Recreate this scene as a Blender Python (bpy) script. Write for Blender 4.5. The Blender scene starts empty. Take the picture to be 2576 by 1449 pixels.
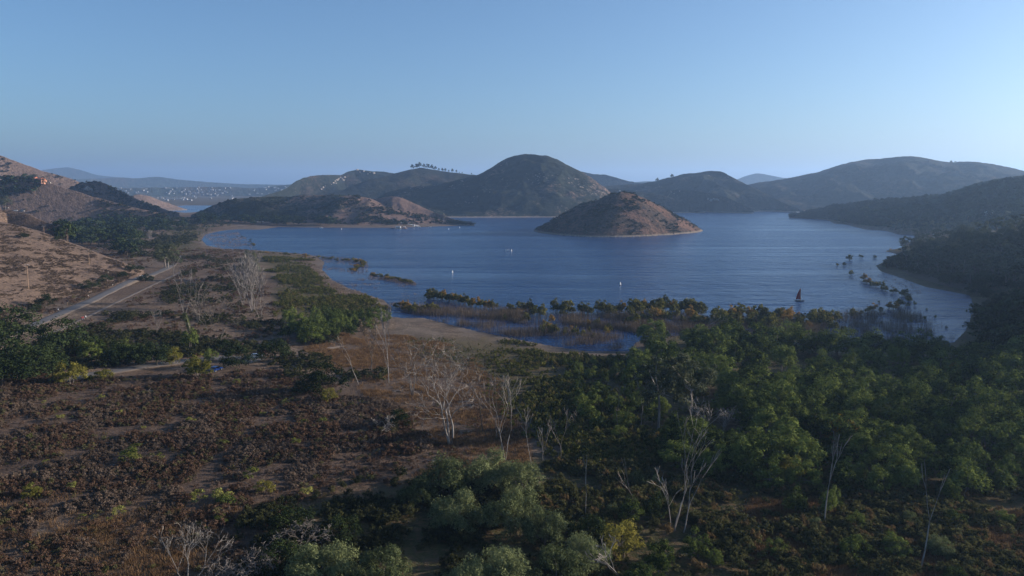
import bpy, math, random
import numpy as np
from mathutils import Vector, Matrix

# ------------------------------------------------------------------ camera, sky, sun, exposure
S = bpy.context.scene
C = S.collection
R = math.radians
CAMZ, F, CU, CV, HOR = 60.0, 1983.0, 1287.5, 724.5, 470.0      # photo measured on a 2575 x 1449 frame
PITCH = math.atan((CV - HOR) / F)
cam = bpy.data.cameras.new("camera")
cam.sensor_width = 36
cam.lens = 36 * F / 2575
cam.clip_start = 1
cam.clip_end = 60000
co = bpy.data.objects.new("camera", cam)
C.objects.link(co)
co.location = (0, 0, CAMZ)
co.rotation_euler = (math.pi / 2 - PITCH, 0, 0)
S.camera = co

SUN_EL, SUN_AZ = 13.5, 80.0          # azimuth clockwise from the view direction (+Y)
W = bpy.data.worlds.new("World")
S.world = W
W.use_nodes = True
wn = W.node_tree
sky = wn.nodes.new("ShaderNodeTexSky")
sky.sky_type = 'NISHITA'
sky.sun_disc = False
sky.sun_elevation = R(SUN_EL)
sky.sun_rotation = R(SUN_AZ)
sky.altitude = 200
sky.air_density = 0.8
sky.dust_density = 2.1
sky.ozone_density = 3.6
wn.nodes['Background'].inputs[1].default_value = 0.08
tint = wn.nodes.new('ShaderNodeMixRGB')
tint.blend_type = 'MULTIPLY'
tint.inputs[0].default_value = 1
tint.inputs[2].default_value = (1.0, 1.06, 1.06, 1)
wn.links.new(sky.outputs[0], tint.inputs[1])
wn.links.new(tint.outputs[0], wn.nodes['Background'].inputs[0])

sl = bpy.data.lights.new("sun", 'SUN')
sl.energy = 4.2
sl.angle = R(0.5)
sl.color = (1.0, 0.88, 0.76)
so = bpy.data.objects.new("sun", sl)
C.objects.link(so)
sd_ = Vector((math.sin(R(SUN_AZ)) * math.cos(R(SUN_EL)), math.cos(R(SUN_AZ)) * math.cos(R(SUN_EL)), math.sin(R(SUN_EL))))
so.rotation_euler = sd_.to_track_quat('Z', 'Y').to_euler()
so.location = sd_ * 500

S.view_settings.view_transform = 'Standard'
S.view_settings.look = 'None'
S.view_settings.gamma = 1
S.view_settings.exposure = 1.12
S.cycles.max_bounces = 5
S.cycles.diffuse_bounces = 2
S.cycles.glossy_bounces = 2
S.cycles.transmission_bounces = 2
S.cycles.volume_bounces = 1
S.cycles.transparent_max_bounces = 4
HAZE_DENSITY = 1.0e-4

rng = np.random.default_rng(7)

# ------------------------------------------------------------------ small helpers
def tag(o, label=None, cat=None, group=None, kind=None):
    if label: o['label'] = label
    if cat: o['category'] = cat
    if group: o['group'] = group
    if kind: o['kind'] = kind
    return o

def link(name, me, mats=None, parent=None):
    o = bpy.data.objects.new(name, me)
    C.objects.link(o)
    if mats:
        for m in (mats if isinstance(mats, (list, tuple)) else [mats]):
            if len(me.materials) < (len(mats) if isinstance(mats, (list, tuple)) else 1):
                me.materials.append(m)
    if parent: o.parent = parent
    return o

def empty(name, loc=(0, 0, 0), rz=0.0):
    o = bpy.data.objects.new(name, None)
    C.objects.link(o)
    o.location = loc
    o.rotation_euler = (0, 0, rz)
    o.empty_display_size = .5
    return o

def mesh_np(name, v, f, n=4, smooth=False, midx=None):
    """v (N,3), f (M,n)"""
    me = bpy.data.meshes.new(name)
    v = np.asarray(v, np.float32); f = np.asarray(f, np.int32).reshape(-1, n)
    me.vertices.add(len(v)); me.vertices.foreach_set('co', v.ravel())
    me.loops.add(f.size); me.loops.foreach_set('vertex_index', f.ravel())
    me.polygons.add(len(f)); me.polygons.foreach_set('loop_start', np.arange(0, f.size, n, dtype=np.int32))
    me.polygons.foreach_set('loop_total', np.full(len(f), n, np.int32))
    if smooth: me.polygons.foreach_set('use_smooth', np.ones(len(f), bool))
    if midx is not None: me.polygons.foreach_set('material_index', np.asarray(midx, np.int32))
    me.update(calc_edges=True)
    return me

class MB:
    """collects polygons for one mesh"""
    def __init__(s): s.v = []; s.f = []; s.m = []
    def poly(s, pts, m=0):
        b = len(s.v); s.v += [tuple(p) for p in pts]; s.f.append(tuple(range(b, b + len(pts)))); s.m.append(m)
    def box(s, c, d, m=0, rz=0.0, taper=1.0):
        x, y, z = d[0] / 2, d[1] / 2, d[2] / 2
        b = len(s.v); cs, sn = math.cos(rz), math.sin(rz)
        for k, (i, j, l) in enumerate([(-1,-1,-1),(1,-1,-1),(1,1,-1),(-1,1,-1),(-1,-1,1),(1,-1,1),(1,1,1),(-1,1,1)]):
            t = taper if l > 0 else 1
            px, py = i * x * t, j * y * t
            s.v.append((c[0] + px * cs - py * sn, c[1] + px * sn + py * cs, c[2] + l * z))
        for q in [(3,2,1,0),(4,5,6,7),(0,1,5,4),(1,2,6,5),(2,3,7,6),(3,0,4,7)]:
            s.f.append(tuple(b + i for i in q)); s.m.append(m)
    def tube(s, pts, rad, n=6, m=0, cap=True):
        P = [Vector(p) for p in pts]; b = len(s.v)
        for i, p in enumerate(P):
            d = (P[min(i + 1, len(P) - 1)] - P[max(i - 1, 0)]).normalized()
            a = d.cross(Vector((.13, .21, 1)) if abs(d.z) < .95 else Vector((1, .1, 0))).normalized(); c = d.cross(a)
            r = rad[i] if isinstance(rad, (list, tuple)) else rad
            for k in range(n):
                t = 2 * math.pi * k / n
                s.v.append(tuple(p + a * (r * math.cos(t)) + c * (r * math.sin(t))))
        for i in range(len(P) - 1):
            for k in range(n):
                s.f.append((b + i*n + k, b + i*n + (k+1) % n, b + (i+1)*n + (k+1) % n, b + (i+1)*n + k)); s.m.append(m)
        if cap:
            s.f.append(tuple(b + k for k in reversed(range(n)))); s.m.append(m)
            s.f.append(tuple(b + (len(P)-1)*n + k for k in range(n))); s.m.append(m)
    def mesh(s, name, smooth=False):
        me = bpy.data.meshes.new(name); me.from_pydata(s.v, [], s.f)
        me.polygons.foreach_set('material_index', s.m)
        if smooth: me.polygons.foreach_set('use_smooth', [True] * len(s.f))
        me.update(); return me
    def build(s, name, mats, parent=None, smooth=False):
        me = s.mesh(name, smooth)
        for m in (mats if isinstance(mats, (list, tuple)) else [mats]): me.materials.append(m)
        o = bpy.data.objects.new(name, me); C.objects.link(o)
        if parent: o.parent = parent
        return o

# value noise -------------------------------------------------------
def _h(i, j, s):
    n = (i.astype(np.int64) * 374761393 + j.astype(np.int64) * 668265263 + s * 1442695041) & 0xffffffff
    n = ((n ^ (n >> 13)) * 1274126177) & 0xffffffff
    n = n ^ (n >> 16)
    return (n & 0xffff) / 65535.0
def vn(x, y, s=0):
    i = np.floor(x); j = np.floor(y); fx = x - i; fy = y - j
    fx = fx * fx * (3 - 2 * fx); fy = fy * fy * (3 - 2 * fy)
    i = i.astype(np.int64); j = j.astype(np.int64)
    a = _h(i, j, s); b = _h(i + 1, j, s); c = _h(i, j + 1, s); d = _h(i + 1, j + 1, s)
    return (a + (b - a) * fx) * (1 - fy) + (c + (d - c) * fx) * fy
def fbm(x, y, sc, oc=4, s=0):
    t = 0; a = .5; n = 0
    for k in range(oc):
        t = t + a * vn(x / sc + 17.3 * k, y / sc - 9.1 * k, s + k); n += a; a *= .5; sc = sc / 2.03
    return t / n            # 0..1

# photo measure <-> world -------------------------------------------
cp, sp = math.cos(PITCH), math.sin(PITCH)
def ray(u, v):
    a = (np.asarray(u, float) - CU) / F; b = -(np.asarray(v, float) - CV) / F
    return a, cp + b * sp, b * cp - sp            # x, y, z
def on_plane(u, v, z=0.0):
    x, y, k = ray(u, v); t = (z - CAMZ) / k
    return x * t, y * t
def at_range(u, v, rr):
    x, y, k = ray(u, v); t = rr / np.hypot(x, y)
    return x * t, y * t, CAMZ + k * t
def to_uv(x, y, z):
    z = np.asarray(z) - CAMZ
    yy = y * cp - z * sp; zz = y * sp + z * cp
    yy = np.maximum(yy, 1e-3)
    return CU + F * x / yy, CV - F * zz / yy
def inpoly(px, py, poly):
    px = np.asarray(px); py = np.asarray(py); r = np.zeros(px.shape, bool); n = len(poly); j = n - 1
    for i in range(n):
        xi, yi = poly[i]; xj, yj = poly[j]
        if yi != yj:
            c = ((yi > py) != (yj > py)) & (px < (xj - xi) * (py - yi) / (yj - yi) + xi)
            r ^= c
        j = i
    return r
def dist_poly(px, py, poly):
    d = np.full(px.shape, 1e18); n = len(poly)
    for i in range(n):
        ax, ay = poly[i]; bx, by = poly[(i + 1) % n]
        ex, ey = bx - ax, by - ay; L = ex * ex + ey * ey + 1e-9
        t = np.clip(((px - ax) * ex + (py - ay) * ey) / L, 0, 1)
        dd = (px - ax - t * ex) ** 2 + (py - ay - t * ey) ** 2
        np.minimum(d, dd, out=d)
    return np.sqrt(d)

# ------------------------------------------------------------------ materials
def newmat(name):
    m = bpy.data.materials.new(name); m.use_nodes = True
    nt = m.node_tree; return m, nt, nt.nodes, nt.links, nt.nodes['Principled BSDF']
def plain(name, col, rough=.7, metal=0.0, spec=.3):
    m, nt, N, L, b = newmat(name)
    b.inputs['Base Color'].default_value = (*col, 1); b.inputs['Roughness'].default_value = rough
    b.inputs['Metallic'].default_value = metal; b.inputs['Specular IOR Level'].default_value = spec
    n = N.new('ShaderNodeTexNoise'); n.inputs['Scale'].default_value = 3
    mx = N.new('ShaderNodeMixRGB'); mx.blend_type = 'MULTIPLY'; mx.inputs[0].default_value = .25
    mx.inputs[1].default_value = (*col, 1); L.new(n.outputs[0], mx.inputs[2]); L.new(mx.outputs[0], b.inputs['Base Color'])
    return m
def mixc(N, L, fac, a, b, mode='MIX'):
    mx = N.new('ShaderNodeMixRGB'); mx.blend_type = mode
    for k, v in ((0, fac), (1, a), (2, b)):
        if isinstance(v, bpy.types.NodeSocket): L.new(v, mx.inputs[k])
        elif isinstance(v, tuple): mx.inputs[k].default_value = (*v, 1)
        else: mx.inputs[k].default_value = v
    return mx.outputs[0]
def noise(N, L, vec, scale, detail=4, rough=.55, stretch=None):
    n = N.new('ShaderNodeTexNoise'); n.inputs['Scale'].default_value = scale
    n.inputs['Detail'].default_value = detail; n.inputs['Roughness'].default_value = rough
    if stretch:
        mp = N.new('ShaderNodeMapping'); mp.inputs['Scale'].default_value = stretch; L.new(vec, mp.inputs[0]); vec = mp.outputs[0]
    L.new(vec, n.inputs['Vector']); return n.outputs[0]
def ramp(N, L, fac, a, b):
    r = N.new('ShaderNodeMapRange'); r.inputs[1].default_value = a; r.inputs[2].default_value = b
    r.interpolation_type = 'SMOOTHSTEP'; L.new(fac, r.inputs[0]); return r.outputs[0]
def mathn(N, L, op, a, b):
    m = N.new('ShaderNodeMath'); m.operation = op
    for k, v in ((0, a), (1, b)):
        if isinstance(v, bpy.types.NodeSocket): L.new(v, m.inputs[k])
        else: m.inputs[k].default_value = v
    return m.outputs[0]
def bump(N, L, b, h, strength, dist):
    n = N.new('ShaderNodeBump'); n.inputs['Strength'].default_value = strength; n.inputs['Distance'].default_value = dist
    L.new(h, n.inputs['Height']); L.new(n.outputs[0], b.inputs['Normal'])

def foliage(name, c1, c2, transl=.3, c3=None):
    m, nt, N, L, b = newmat(name)
    g = N.new('ShaderNodeNewGeometry'); oi = N.new('ShaderNodeObjectInfo')
    tc = N.new('ShaderNodeTexCoord')
    n = noise(N, L, tc.outputs['Object'], 1.1, 3)
    f = mathn(N, L, 'ADD', ramp(N, L, n, .3, .7), mathn(N, L, 'MULTIPLY', mathn(N, L, 'SUBTRACT', oi.outputs['Random'], .5), .9))
    f2 = mathn(N, L, 'ADD', f, mathn(N, L, 'MULTIPLY', mathn(N, L, 'SUBTRACT', g.outputs['Random Per Island'], .5), .5))
    cl = N.new('ShaderNodeClamp'); L.new(f2, cl.inputs[0])
    col = mixc(N, L, cl.outputs[0], tuple(c * .62 for c in c1), tuple(c * .86 for c in c2))
    if c3:
        w = ramp(N, L, oi.outputs['Random'], .80, .84); col = mixc(N, L, w, col, c3)
    N.remove(b)
    d = N.new('ShaderNodeBsdfDiffuse'); t = N.new('ShaderNodeBsdfTranslucent'); mx = N.new('ShaderNodeMixShader')
    mx.inputs[0].default_value = transl
    L.new(col, d.inputs[0]); L.new(col, t.inputs[0]); L.new(d.outputs[0], mx.inputs[1]); L.new(t.outputs[0], mx.inputs[2])
    L.new(mx.outputs[0], N['Material Output'].inputs[0]); return m

def bark(name, c1, c2):
    m, nt, N, L, b = newmat(name)
    tc = N.new('ShaderNodeTexCoord')
    n = noise(N, L, tc.outputs['Object'], 1.4, 5, .6, (1, 1, .25))
    col = mixc(N, L, ramp(N, L, n, .35, .65), c1, c2)
    L.new(col, b.inputs['Base Color']); b.inputs['Roughness'].default_value = .85; b.inputs['Specular IOR Level'].default_value = .2
    return m

M = {}
M['willow'] = foliage('willow_leaves', (.035, .058, .018), (.165, .200, .052), .25)
M['willow_dark'] = foliage('shore_willow_leaves', (.045, .055, .018), (.23, .21, .050), .3, (.26, .16, .04))
M['grey_willow'] = foliage('grey_willow_leaves', (.080, .105, .045), (.205, .230, .105), .3)
M['oak'] = foliage('oak_leaves', (.020, .032, .013), (.050, .068, .026), .15)
M['euc'] = foliage('eucalyptus_leaves', (.050, .065, .038), (.120, .130, .075), .25)
M['yellow'] = foliage('yellow_leaves', (.15, .15, .03), (.30, .26, .06), .35)
M['gold'] = foliage('golden_leaves', (.25, .16, .025), (.42, .26, .05), .35)
M['rabbit'] = foliage('yellow_flowering_brush', (.16, .18, .04), (.36, .34, .10), .3)
M['brownleaf'] = foliage('withered_leaves', (.16, .115, .075), (.27, .20, .14), .25)
M['brush'] = foliage('brown_brush_twigs', (.095, .058, .040), (.190, .118, .078), .15, (.105, .095, .045))
M['palebrush'] = foliage('pale_brush_twigs', (.12, .085, .062), (.21, .155, .115), .15)
M['sage'] = foliage('green_scrub_leaves', (.035, .042, .020), (.085, .085, .036), .2)
M['marsh'] = foliage('marsh_shrub_leaves', (.075, .090, .022), (.215, .205, .060), .3, (.15, .12, .045))
M['mule'] = foliage('olive_shrub_leaves', (.070, .078, .032), (.185, .172, .070), .3, (.14, .095, .045))
M['hillshrub'] = foliage('hillside_shrub_leaves', (.022, .030, .015), (.055, .060, .028), .1)
M['hilldry'] = foliage('dry_hillside_shrub_leaves', (.085, .062, .045), (.165, .12, .085), .1)
M['reed'] = foliage('dead_reeds', (.13, .095, .075), (.25, .19, .15), .2)
M['stems'] = foliage('drowned_stems', (.095, .072, .055), (.195, .148, .105), .15)
M['straw'] = foliage('dry_grass_blades', (.15, .085, .045), (.28, .175, .09), .3)
M['white_bark'] = bark('weathered_white_bark', (.28, .25, .22), (.13, .11, .095))
M['pale_bark'] = bark('bleached_bark', (.29, .26, .235), (.15, .13, .115))
M['grey_bark'] = bark('grey_bark', (.17, .145, .125), (.085, .07, .06))
M['dark_bark'] = bark('dark_bark', (.10, .08, .06), (.05, .04, .03))
M['pole'] = bark('pole_wood', (.30, .20, .13), (.20, .14, .10))
M['white'] = plain('white_paint', (.78, .78, .76), .4)
M['cream'] = plain('cream_stucco', (.60, .52, .42), .8)
M['orange'] = plain('terracotta_stucco', (.36, .18, .12), .8)
M['tile'] = plain('red_roof_tile', (.42, .14, .08), .8)
M['greyroof'] = plain('grey_roof', (.30, .30, .31), .7)
M['glass'] = plain('dark_glass', (.02, .025, .03), .1, 0, .6)
M['bluecar'] = plain('blue_car_paint', (.01, .07, .32), .25, 0, .6)
M['redcar'] = plain('red_car_paint', (.35, .02, .02), .25, 0, .6)
M['silver'] = plain('silver_car_paint', (.45, .46, .48), .3, .4, .5)
M['rubber'] = plain('black_rubber', (.02, .02, .02), .8)
M['metal'] = plain('dull_metal', (.35, .36, .37), .5, .6)
M['sail'] = plain('red_sailcloth', (.30, .02, .03), .6)
M['skin'] = plain('skin', (.45, .27, .19), .6)
M['redcloth'] = plain('red_cloth', (.50, .03, .03), .8)
M['whitecloth'] = plain('white_cloth', (.75, .75, .75), .8)
M['darkcloth'] = plain('dark_cloth', (.02, .025, .04), .8)
M['hairm'] = plain('dark_hair', (.03, .02, .015), .8)
M['concrete'] = plain('concrete', (.50, .48, .44), .8)
M['rock'] = plain('pale_granite', (.33, .285, .25), .9)
M['wood'] = plain('dock_wood', (.38, .30, .22), .8)
M['signgreen'] = plain('green_sign_paint', (.02, .20, .09), .5)

def ground_mat():
    m, nt, N, L, b = newmat('valley_ground')
    g = N.new('ShaderNodeNewGeometry'); P = g.outputs['Position']
    at = N.new('ShaderNodeAttribute'); at.attribute_name = 'cover'
    sp_ = N.new('ShaderNodeSeparateColor'); L.new(at.outputs[0], sp_.inputs[0])
    n1 = noise(N, L, P, .09, 8, .62); n2 = noise(N, L, P, .75, 6, .65); n3 = noise(N, L, P, .012, 4)
    n4 = noise(N, L, P, 3.0, 4, .7)
    tan = mixc(N, L, ramp(N, L, n1, .38, .62), (.280, .205, .145), (.170, .120, .085))
    tan = mixc(N, L, ramp(N, L, n2, .42, .60), tan, (.105, .072, .050))
    brown = mixc(N, L, ramp(N, L, n2, .40, .62), (.080, .055, .041), (.150, .100, .070))
    green = mixc(N, L, ramp(N, L, n1, .40, .60), (.040, .044, .018), (.105, .092, .040))
    green = mixc(N, L, ramp(N, L, n2, .45, .62), green, (.135, .092, .052))
    sand = mixc(N, L, ramp(N, L, n1, .40, .62), (.185, .145, .115), (.115, .088, .070))
    col = mixc(N, L, sp_.outputs[0], tan, brown)
    col = mixc(N, L, sp_.outputs[1], col, green)
    col = mixc(N, L, sp_.outputs[2], col, sand)
    col = mixc(N, L, .55, col, mixc(N, L, n4, (.35, .35, .35), (1.0, 1.0, 1.0)), 'MULTIPLY')
    L.new(col, b.inputs['Base Color']); b.inputs['Roughness'].default_value = .95; b.inputs['Specular IOR Level'].default_value = .1
    h = mathn(N, L, 'ADD', n2, mathn(N, L, 'MULTIPLY', n4, .4))
    bump(N, L, b, h, .9, .5)
    return m

def hill_mat(name, dark, dry, amount, sc=.02, rocks=0.0, xdry_lit=None, shore=(.26, .21, .17), bumpd=3.0, fine=.22, green=None):
    """chaparral hill: dark scrub against dry earth, amount = how much dry"""
    m, nt, N, L, b = newmat(name)
    g = N.new('ShaderNodeNewGeometry'); P = g.outputs['Position']
    n1 = noise(N, L, P, sc, 6, .6); n2 = noise(N, L, P, fine, 7, .72); n3 = noise(N, L, P, fine * 3.1, 3, .7)
    f = mathn(N, L, 'ADD', mathn(N, L, 'MULTIPLY', n1, .6), mathn(N, L, 'MULTIPLY', n2, .6))
    f = mathn(N, L, 'ADD', f, -.6 + amount - .5)
    if xdry_lit:
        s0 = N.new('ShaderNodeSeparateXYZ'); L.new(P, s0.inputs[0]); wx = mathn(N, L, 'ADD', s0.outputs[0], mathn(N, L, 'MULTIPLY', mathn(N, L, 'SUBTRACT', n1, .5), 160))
        f = mathn(N, L, 'ADD', f, mathn(N, L, 'MULTIPLY', ramp(N, L, wx, xdry_lit[0], xdry_lit[1]), xdry_lit[2]))  # paler toward the right: a hill's sunlit side put into the colour
    f = ramp(N, L, f, -.06, .10)
    dk = mixc(N, L, ramp(N, L, n2, .40, .62), dark, tuple(min(1, c * 1.9) for c in dark))
    dr = mixc(N, L, ramp(N, L, n3, .40, .62), dry, tuple(c * .62 for c in dry))
    col = mixc(N, L, f, dk, dr)
    if rocks:
        v = N.new('ShaderNodeTexVoronoi'); v.inputs['Scale'].default_value = .14; L.new(P, v.inputs['Vector'])
        rr = noise(N, L, P, .012, 3)
        k = mathn(N, L, 'MULTIPLY', ramp(N, L, v.outputs['Distance'], .42, .28), ramp(N, L, rr, .66 - rocks, .74 - rocks))
        k = mathn(N, L, 'MULTIPLY', k, ramp(N, L, n2, .48, .56))
        col = mixc(N, L, k, col, (.25, .21, .185))
    sx = N.new('ShaderNodeSeparateXYZ'); L.new(P, sx.inputs[0])
    wob = mathn(N, L, 'ADD', sx.outputs[2], mathn(N, L, 'MULTIPLY', n2, -2.2))
    col = mixc(N, L, ramp(N, L, wob, 1.1, .3), col, shore)
    L.new(col, b.inputs['Base Color']); b.inputs['Roughness'].default_value = .95; b.inputs['Specular IOR Level'].default_value = .05
    h = mathn(N, L, 'ADD', n2, mathn(N, L, 'MULTIPLY', n3, .35))
    bump(N, L, b, h, 1.0, bumpd)
    return m

def water_mat():
    m, nt, N, L, b = newmat('lake_water')
    g = N.new('ShaderNodeNewGeometry'); P = g.outputs['Position']
    n1 = noise(N, L, P, .55, 5, .6, (.55, 1.0, 1)); n2 = noise(N, L, P, .11, 4, .6, (.6, 1.0, 1)); n3 = noise(N, L, P, .006, 5, .62, (.35, 2.6, 1))
    b.inputs['Base Color'].default_value = (.008, .036, .115, 1)
    b.inputs['IOR'].default_value = 1.33
    L.new(mathn(N, L, 'ADD', mathn(N, L, 'MULTIPLY', n3, .20), .10), b.inputs['Roughness'])
    h = mathn(N, L, 'ADD', mathn(N, L, 'MULTIPLY', n1, .8), mathn(N, L, 'MULTIPLY', n2, 3.2))
    h = mathn(N, L, 'MULTIPLY', h, mathn(N, L, 'ADD', mathn(N, L, 'MULTIPLY', ramp(N, L, n3, .35, .65), 1.3), .35))
    bump(N, L, b, h, 1.0, 1.0)
    return m
def asphalt_mat(name, c, wear):
    m, nt, N, L, b = newmat(name)
    g = N.new('ShaderNodeNewGeometry'); P = g.outputs['Position']
    n = noise(N, L, P, .25, 6, .65)
    L.new(mixc(N, L, ramp(N, L, n, .35, .68), c, wear), b.inputs['Base Color']); b.inputs['Roughness'].default_value = .9
    return m
M['ground'] = ground_mat(); M['water'] = water_mat()
M['asphalt'] = asphalt_mat('worn_asphalt', (.090, .082, .080), (.120, .106, .098))
M['verge'] = asphalt_mat('dry_verge', (.17, .125, .088), (.11, .08, .058))
M['worn'] = asphalt_mat('worn_path', (.115, .092, .076), (.150, .115, .090))
M['dirt'] = asphalt_mat('dirt_track', (.24, .18, .13), (.17, .125, .09))
DK, DRY = (.030, .035, .020), (.185, .125, .088)

# ------------------------------------------------------------------ the valley floor
def uvp(l, z=0.0):
    return [tuple(float(c) for c in on_plane(u, v, z)) for u, v in l]
LAKE = uvp([(515,590),(506,604),(520,618),(560,626),(640,629),(700,634),(760,639),(795,645),(815,660),(808,678),(836,706),(880,728),(925,742),(965,756),
    (985,775),(978,796),(1010,800),(1060,799),(1130,817),(1200,834),(1290,852),(1400,873),(1480,884),(1585,884),(1600,862),(1640,848),(1760,842),(1900,850),(2040,872),
    (2150,882),(2260,884),(2330,872),(2400,862),(2428,835),(2444,800),(2449,765),(2440,742),(2330,722),(2285,706),(2270,700),(2215,682),(2204,668),(2232,655),(2262,640),(2232,632),(2300,622),
    (2345,605),(2338,594),(2262,589),(2238,580),(2180,577),(2130,565),(2100,563),(2080,553),(2030,549),(1985,541),(2020,532),(2060,524),(1700,520),(1400,520),(1100,524),(1090,548),(1150,556),(1190,562),
    (1150,568),(1000,573),(860,573),(755,572),(700,571),(650,578),(600,577),(560,580)])
LAKE2 = uvp([(405,522),(470,516.5),(530,517),(560,519),(510,531),(470,536),(430,531)])

def base_height(x, y):
    d1 = dist_poly(x, y, LAKE); d2 = dist_poly(x, y, LAKE2)
    ins = inpoly(x, y, LAKE) | inpoly(x, y, LAKE2)
    s = np.minimum(d1, d2)
    wob = (fbm(x, y, 14, 3, 5) - .5) * 5.0
    r = np.hypot(x, y)
    land = .10 + 5.2 * (1 - np.exp(-np.maximum(s, 0) / 90.0)) + 1.6 * (fbm(x, y, 90, 4, 2) - .5) * np.clip(s / 60, 0, 1) \
        + .5 * (fbm(x, y, 9, 3, 3) - .5) * np.clip(s / 15, 0, 1)
    # the ground climbs gently to the left of the road and to the right of the inlet
    land = land + np.clip((-x - 95) / 160, 0, 1) ** 1.5 * 9 * np.clip((520 - r) / 250, 0, 1)
    land = land + np.clip((x - 330) / 260, 0, 1) ** 1.3 * 16 * np.clip((1400 - r) / 600, 0, 1)
    # a brushy ridge added past the right frame edge to shade the shore
    yy = np.clip((y - 140) / 110, 0, 1) * np.clip((920 - y) / 200, 0, 1)
    land = land + 36 * np.exp(-((x - .65 * y - 75) / 58) ** 2) * yy * yy * (3 - 2 * yy) * (.85 + .3 * fbm(x, y, 60, 3, 47)) * np.clip(s / 40, 0, 1)
    lake = np.maximum(-.09 * s, -5)
    z = np.where(ins, lake, land)
    return z, np.where(ins, -s, s)

NT, NR = 720, 560
TH = np.linspace(R(-52), R(52), NT)
RR = np.concatenate([np.geomspace(22, 9000, NR - 12), np.geomspace(9600, 16000, 12)])
tg, rg = np.meshgrid(TH, RR)
gx, gy = rg * np.sin(tg), rg * np.cos(tg)
gz, gs = base_height(gx, gy)
far = np.clip((rg - 2600) / 2000, 0, 1)
gz = gz + far * 10 * (fbm(gx, gy, 700, 4, 11) - .3)
gu, gv_ = to_uv(gx, gy, gz)

def grid_faces(nr, nc):
    i = np.arange(nr * nc).reshape(nr, nc)
    return np.stack([i[:-1, :-1], i[:-1, 1:], i[1:, 1:], i[1:, :-1]], -1).reshape(-1, 4)

Z_BROWN = [(-300,950),(180,948),(400,938),(560,945),(700,925),(850,985),(930,1010),(1000,1040),(1110,1120),(1020,1180),(990,1260),(700,1290),(660,1500),(-300,1600)]
Z_BARE1 = [(-300,1240),(250,1260),(480,1280),(560,1380),(480,1500),(-300,1600)]
Z_MID = [(450,640),(560,630),(600,690),(640,800),(740,830),(700,900),(560,905),(430,890),(240,860),(210,820),(330,760),(430,700)]
Z_GREEN = [(640,636),(760,648),(800,700),(880,745),(960,770),(900,800),(700,790),(690,700)]
Z_GREEN2 = [(420,560),(520,575),(500,625),(430,640),(440,590)]
Z_GREEN3 = [(1180,845),(1400,880),(1620,900),(1780,980),(1830,1150),(1500,1180),(1300,1060),(1240,960),(1050,900),(1000,830)]
Z_GREEN4 = [(1400,1150),(1850,1130),(2900,1180),(2900,1700),(600,1700),(660,1300),(1000,1200)]
Z_RED = [(880,830),(1150,870),(1250,960),(1330,1100),(1320,1190),(1100,1240),(980,1230),(1040,1150),(900,1000),(780,900),(760,850)]
def soft(poly, k=18.0):
    d = dist_poly(gu, gv_, poly); ins = inpoly(gu, gv_, poly)
    sdf = np.where(ins, d, -d) + (fbm(gx, gy, 12, 3, 21) - .5) * 60
    return np.clip(sdf / k * .5 + .5, 0, 1)
ok = gv_ < 2000
brown = np.maximum(soft(Z_BROWN) * (1 - .75 * soft(Z_BARE1, 60)), soft(Z_MID) * .35)
brown = np.maximum(brown, soft(Z_RED) * .65)
brown = np.maximum(brown, (rg > 420) * np.clip((fbm(gx, gy, 60, 4, 8) - .45) * 5, 0, 1) * .8)
green = np.maximum.reduce([soft(Z_GREEN), soft(Z_GREEN2), soft(Z_GREEN3) * .9, soft(Z_GREEN4)])
green = np.maximum(green, (gx > 60) * 1.0 * np.clip((rg - 200) / 60, 0, 1) * (gs > -3))
green = np.where((rg > 2300), .75, green)
green = np.maximum(green, np.clip((gx - .62 * gy + 20) / 25, 0, 1) * (rg < 1000))
sand = np.clip(1.15 - (gs + (fbm(gx, gy, 10, 3, 31) - .5) * 14) / np.where(rg > 420, 8.0, 12.0), 0, 1) * (gs > -60)
sand = sand * np.where((gx > 60) & (rg < 900), .22, 1)
sand = np.maximum(sand, soft([(640,560),(760,562),(770,572),(640,580),(600,578)], 6) * .8)
sand = np.maximum(sand, soft([(1000,800),(1180,836),(1200,850),(1050,856),(990,830)], 6) * .8)
cover = np.stack([brown, green, sand, np.ones_like(sand)], -1)
gme = mesh_np('ground', np.stack([gx, gy, gz], -1).reshape(-1, 3), grid_faces(NR, NT), 4, True)
ca = gme.color_attributes.new('cover', 'FLOAT_COLOR', 'POINT')
ca.data.foreach_set('color', cover.astype(np.float32).ravel())
GROUND = tag(link('ground', gme, M['ground']), 'dry brown and green valley floor around the lake', None, None, 'structure')

def hgt(x, y):
    """height of the valley floor, bilinear in its own grid"""
    x = np.asarray(x, float); y = np.asarray(y, float)
    t = (np.arctan2(x, y) - TH[0]) / (TH[1] - TH[0]); r = np.hypot(x, y)
    j = np.clip(np.floor(t).astype(int), 0, NT - 2); fj = np.clip(t - j, 0, 1)
    i = np.clip(np.searchsorted(RR, r) - 1, 0, NR - 2); fi = np.clip((r - RR[i]) / (RR[i + 1] - RR[i]), 0, 1)
    a = gz[i, j] * (1 - fj) + gz[i, j + 1] * fj; b = gz[i + 1, j] * (1 - fj) + gz[i + 1, j + 1] * fj
    return a * (1 - fi) + b * fi

# lake surface: one sheet, with the two basins (it passes under the land)
wm = MB()
ws = []
TW = np.linspace(R(-50), R(50), 60); RW = np.geomspace(150, 3200, 60)
a, b_ = np.meshgrid(TW, RW)
wv = np.stack([b_ * np.sin(a), b_ * np.cos(a), np.zeros_like(a)], -1).reshape(-1, 3)
tag(link('lake', mesh_np('lake', wv, grid_faces(60, 60), 4), M['water']), 'rippled blue lake filling the valley', None, None, 'structure')

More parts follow.
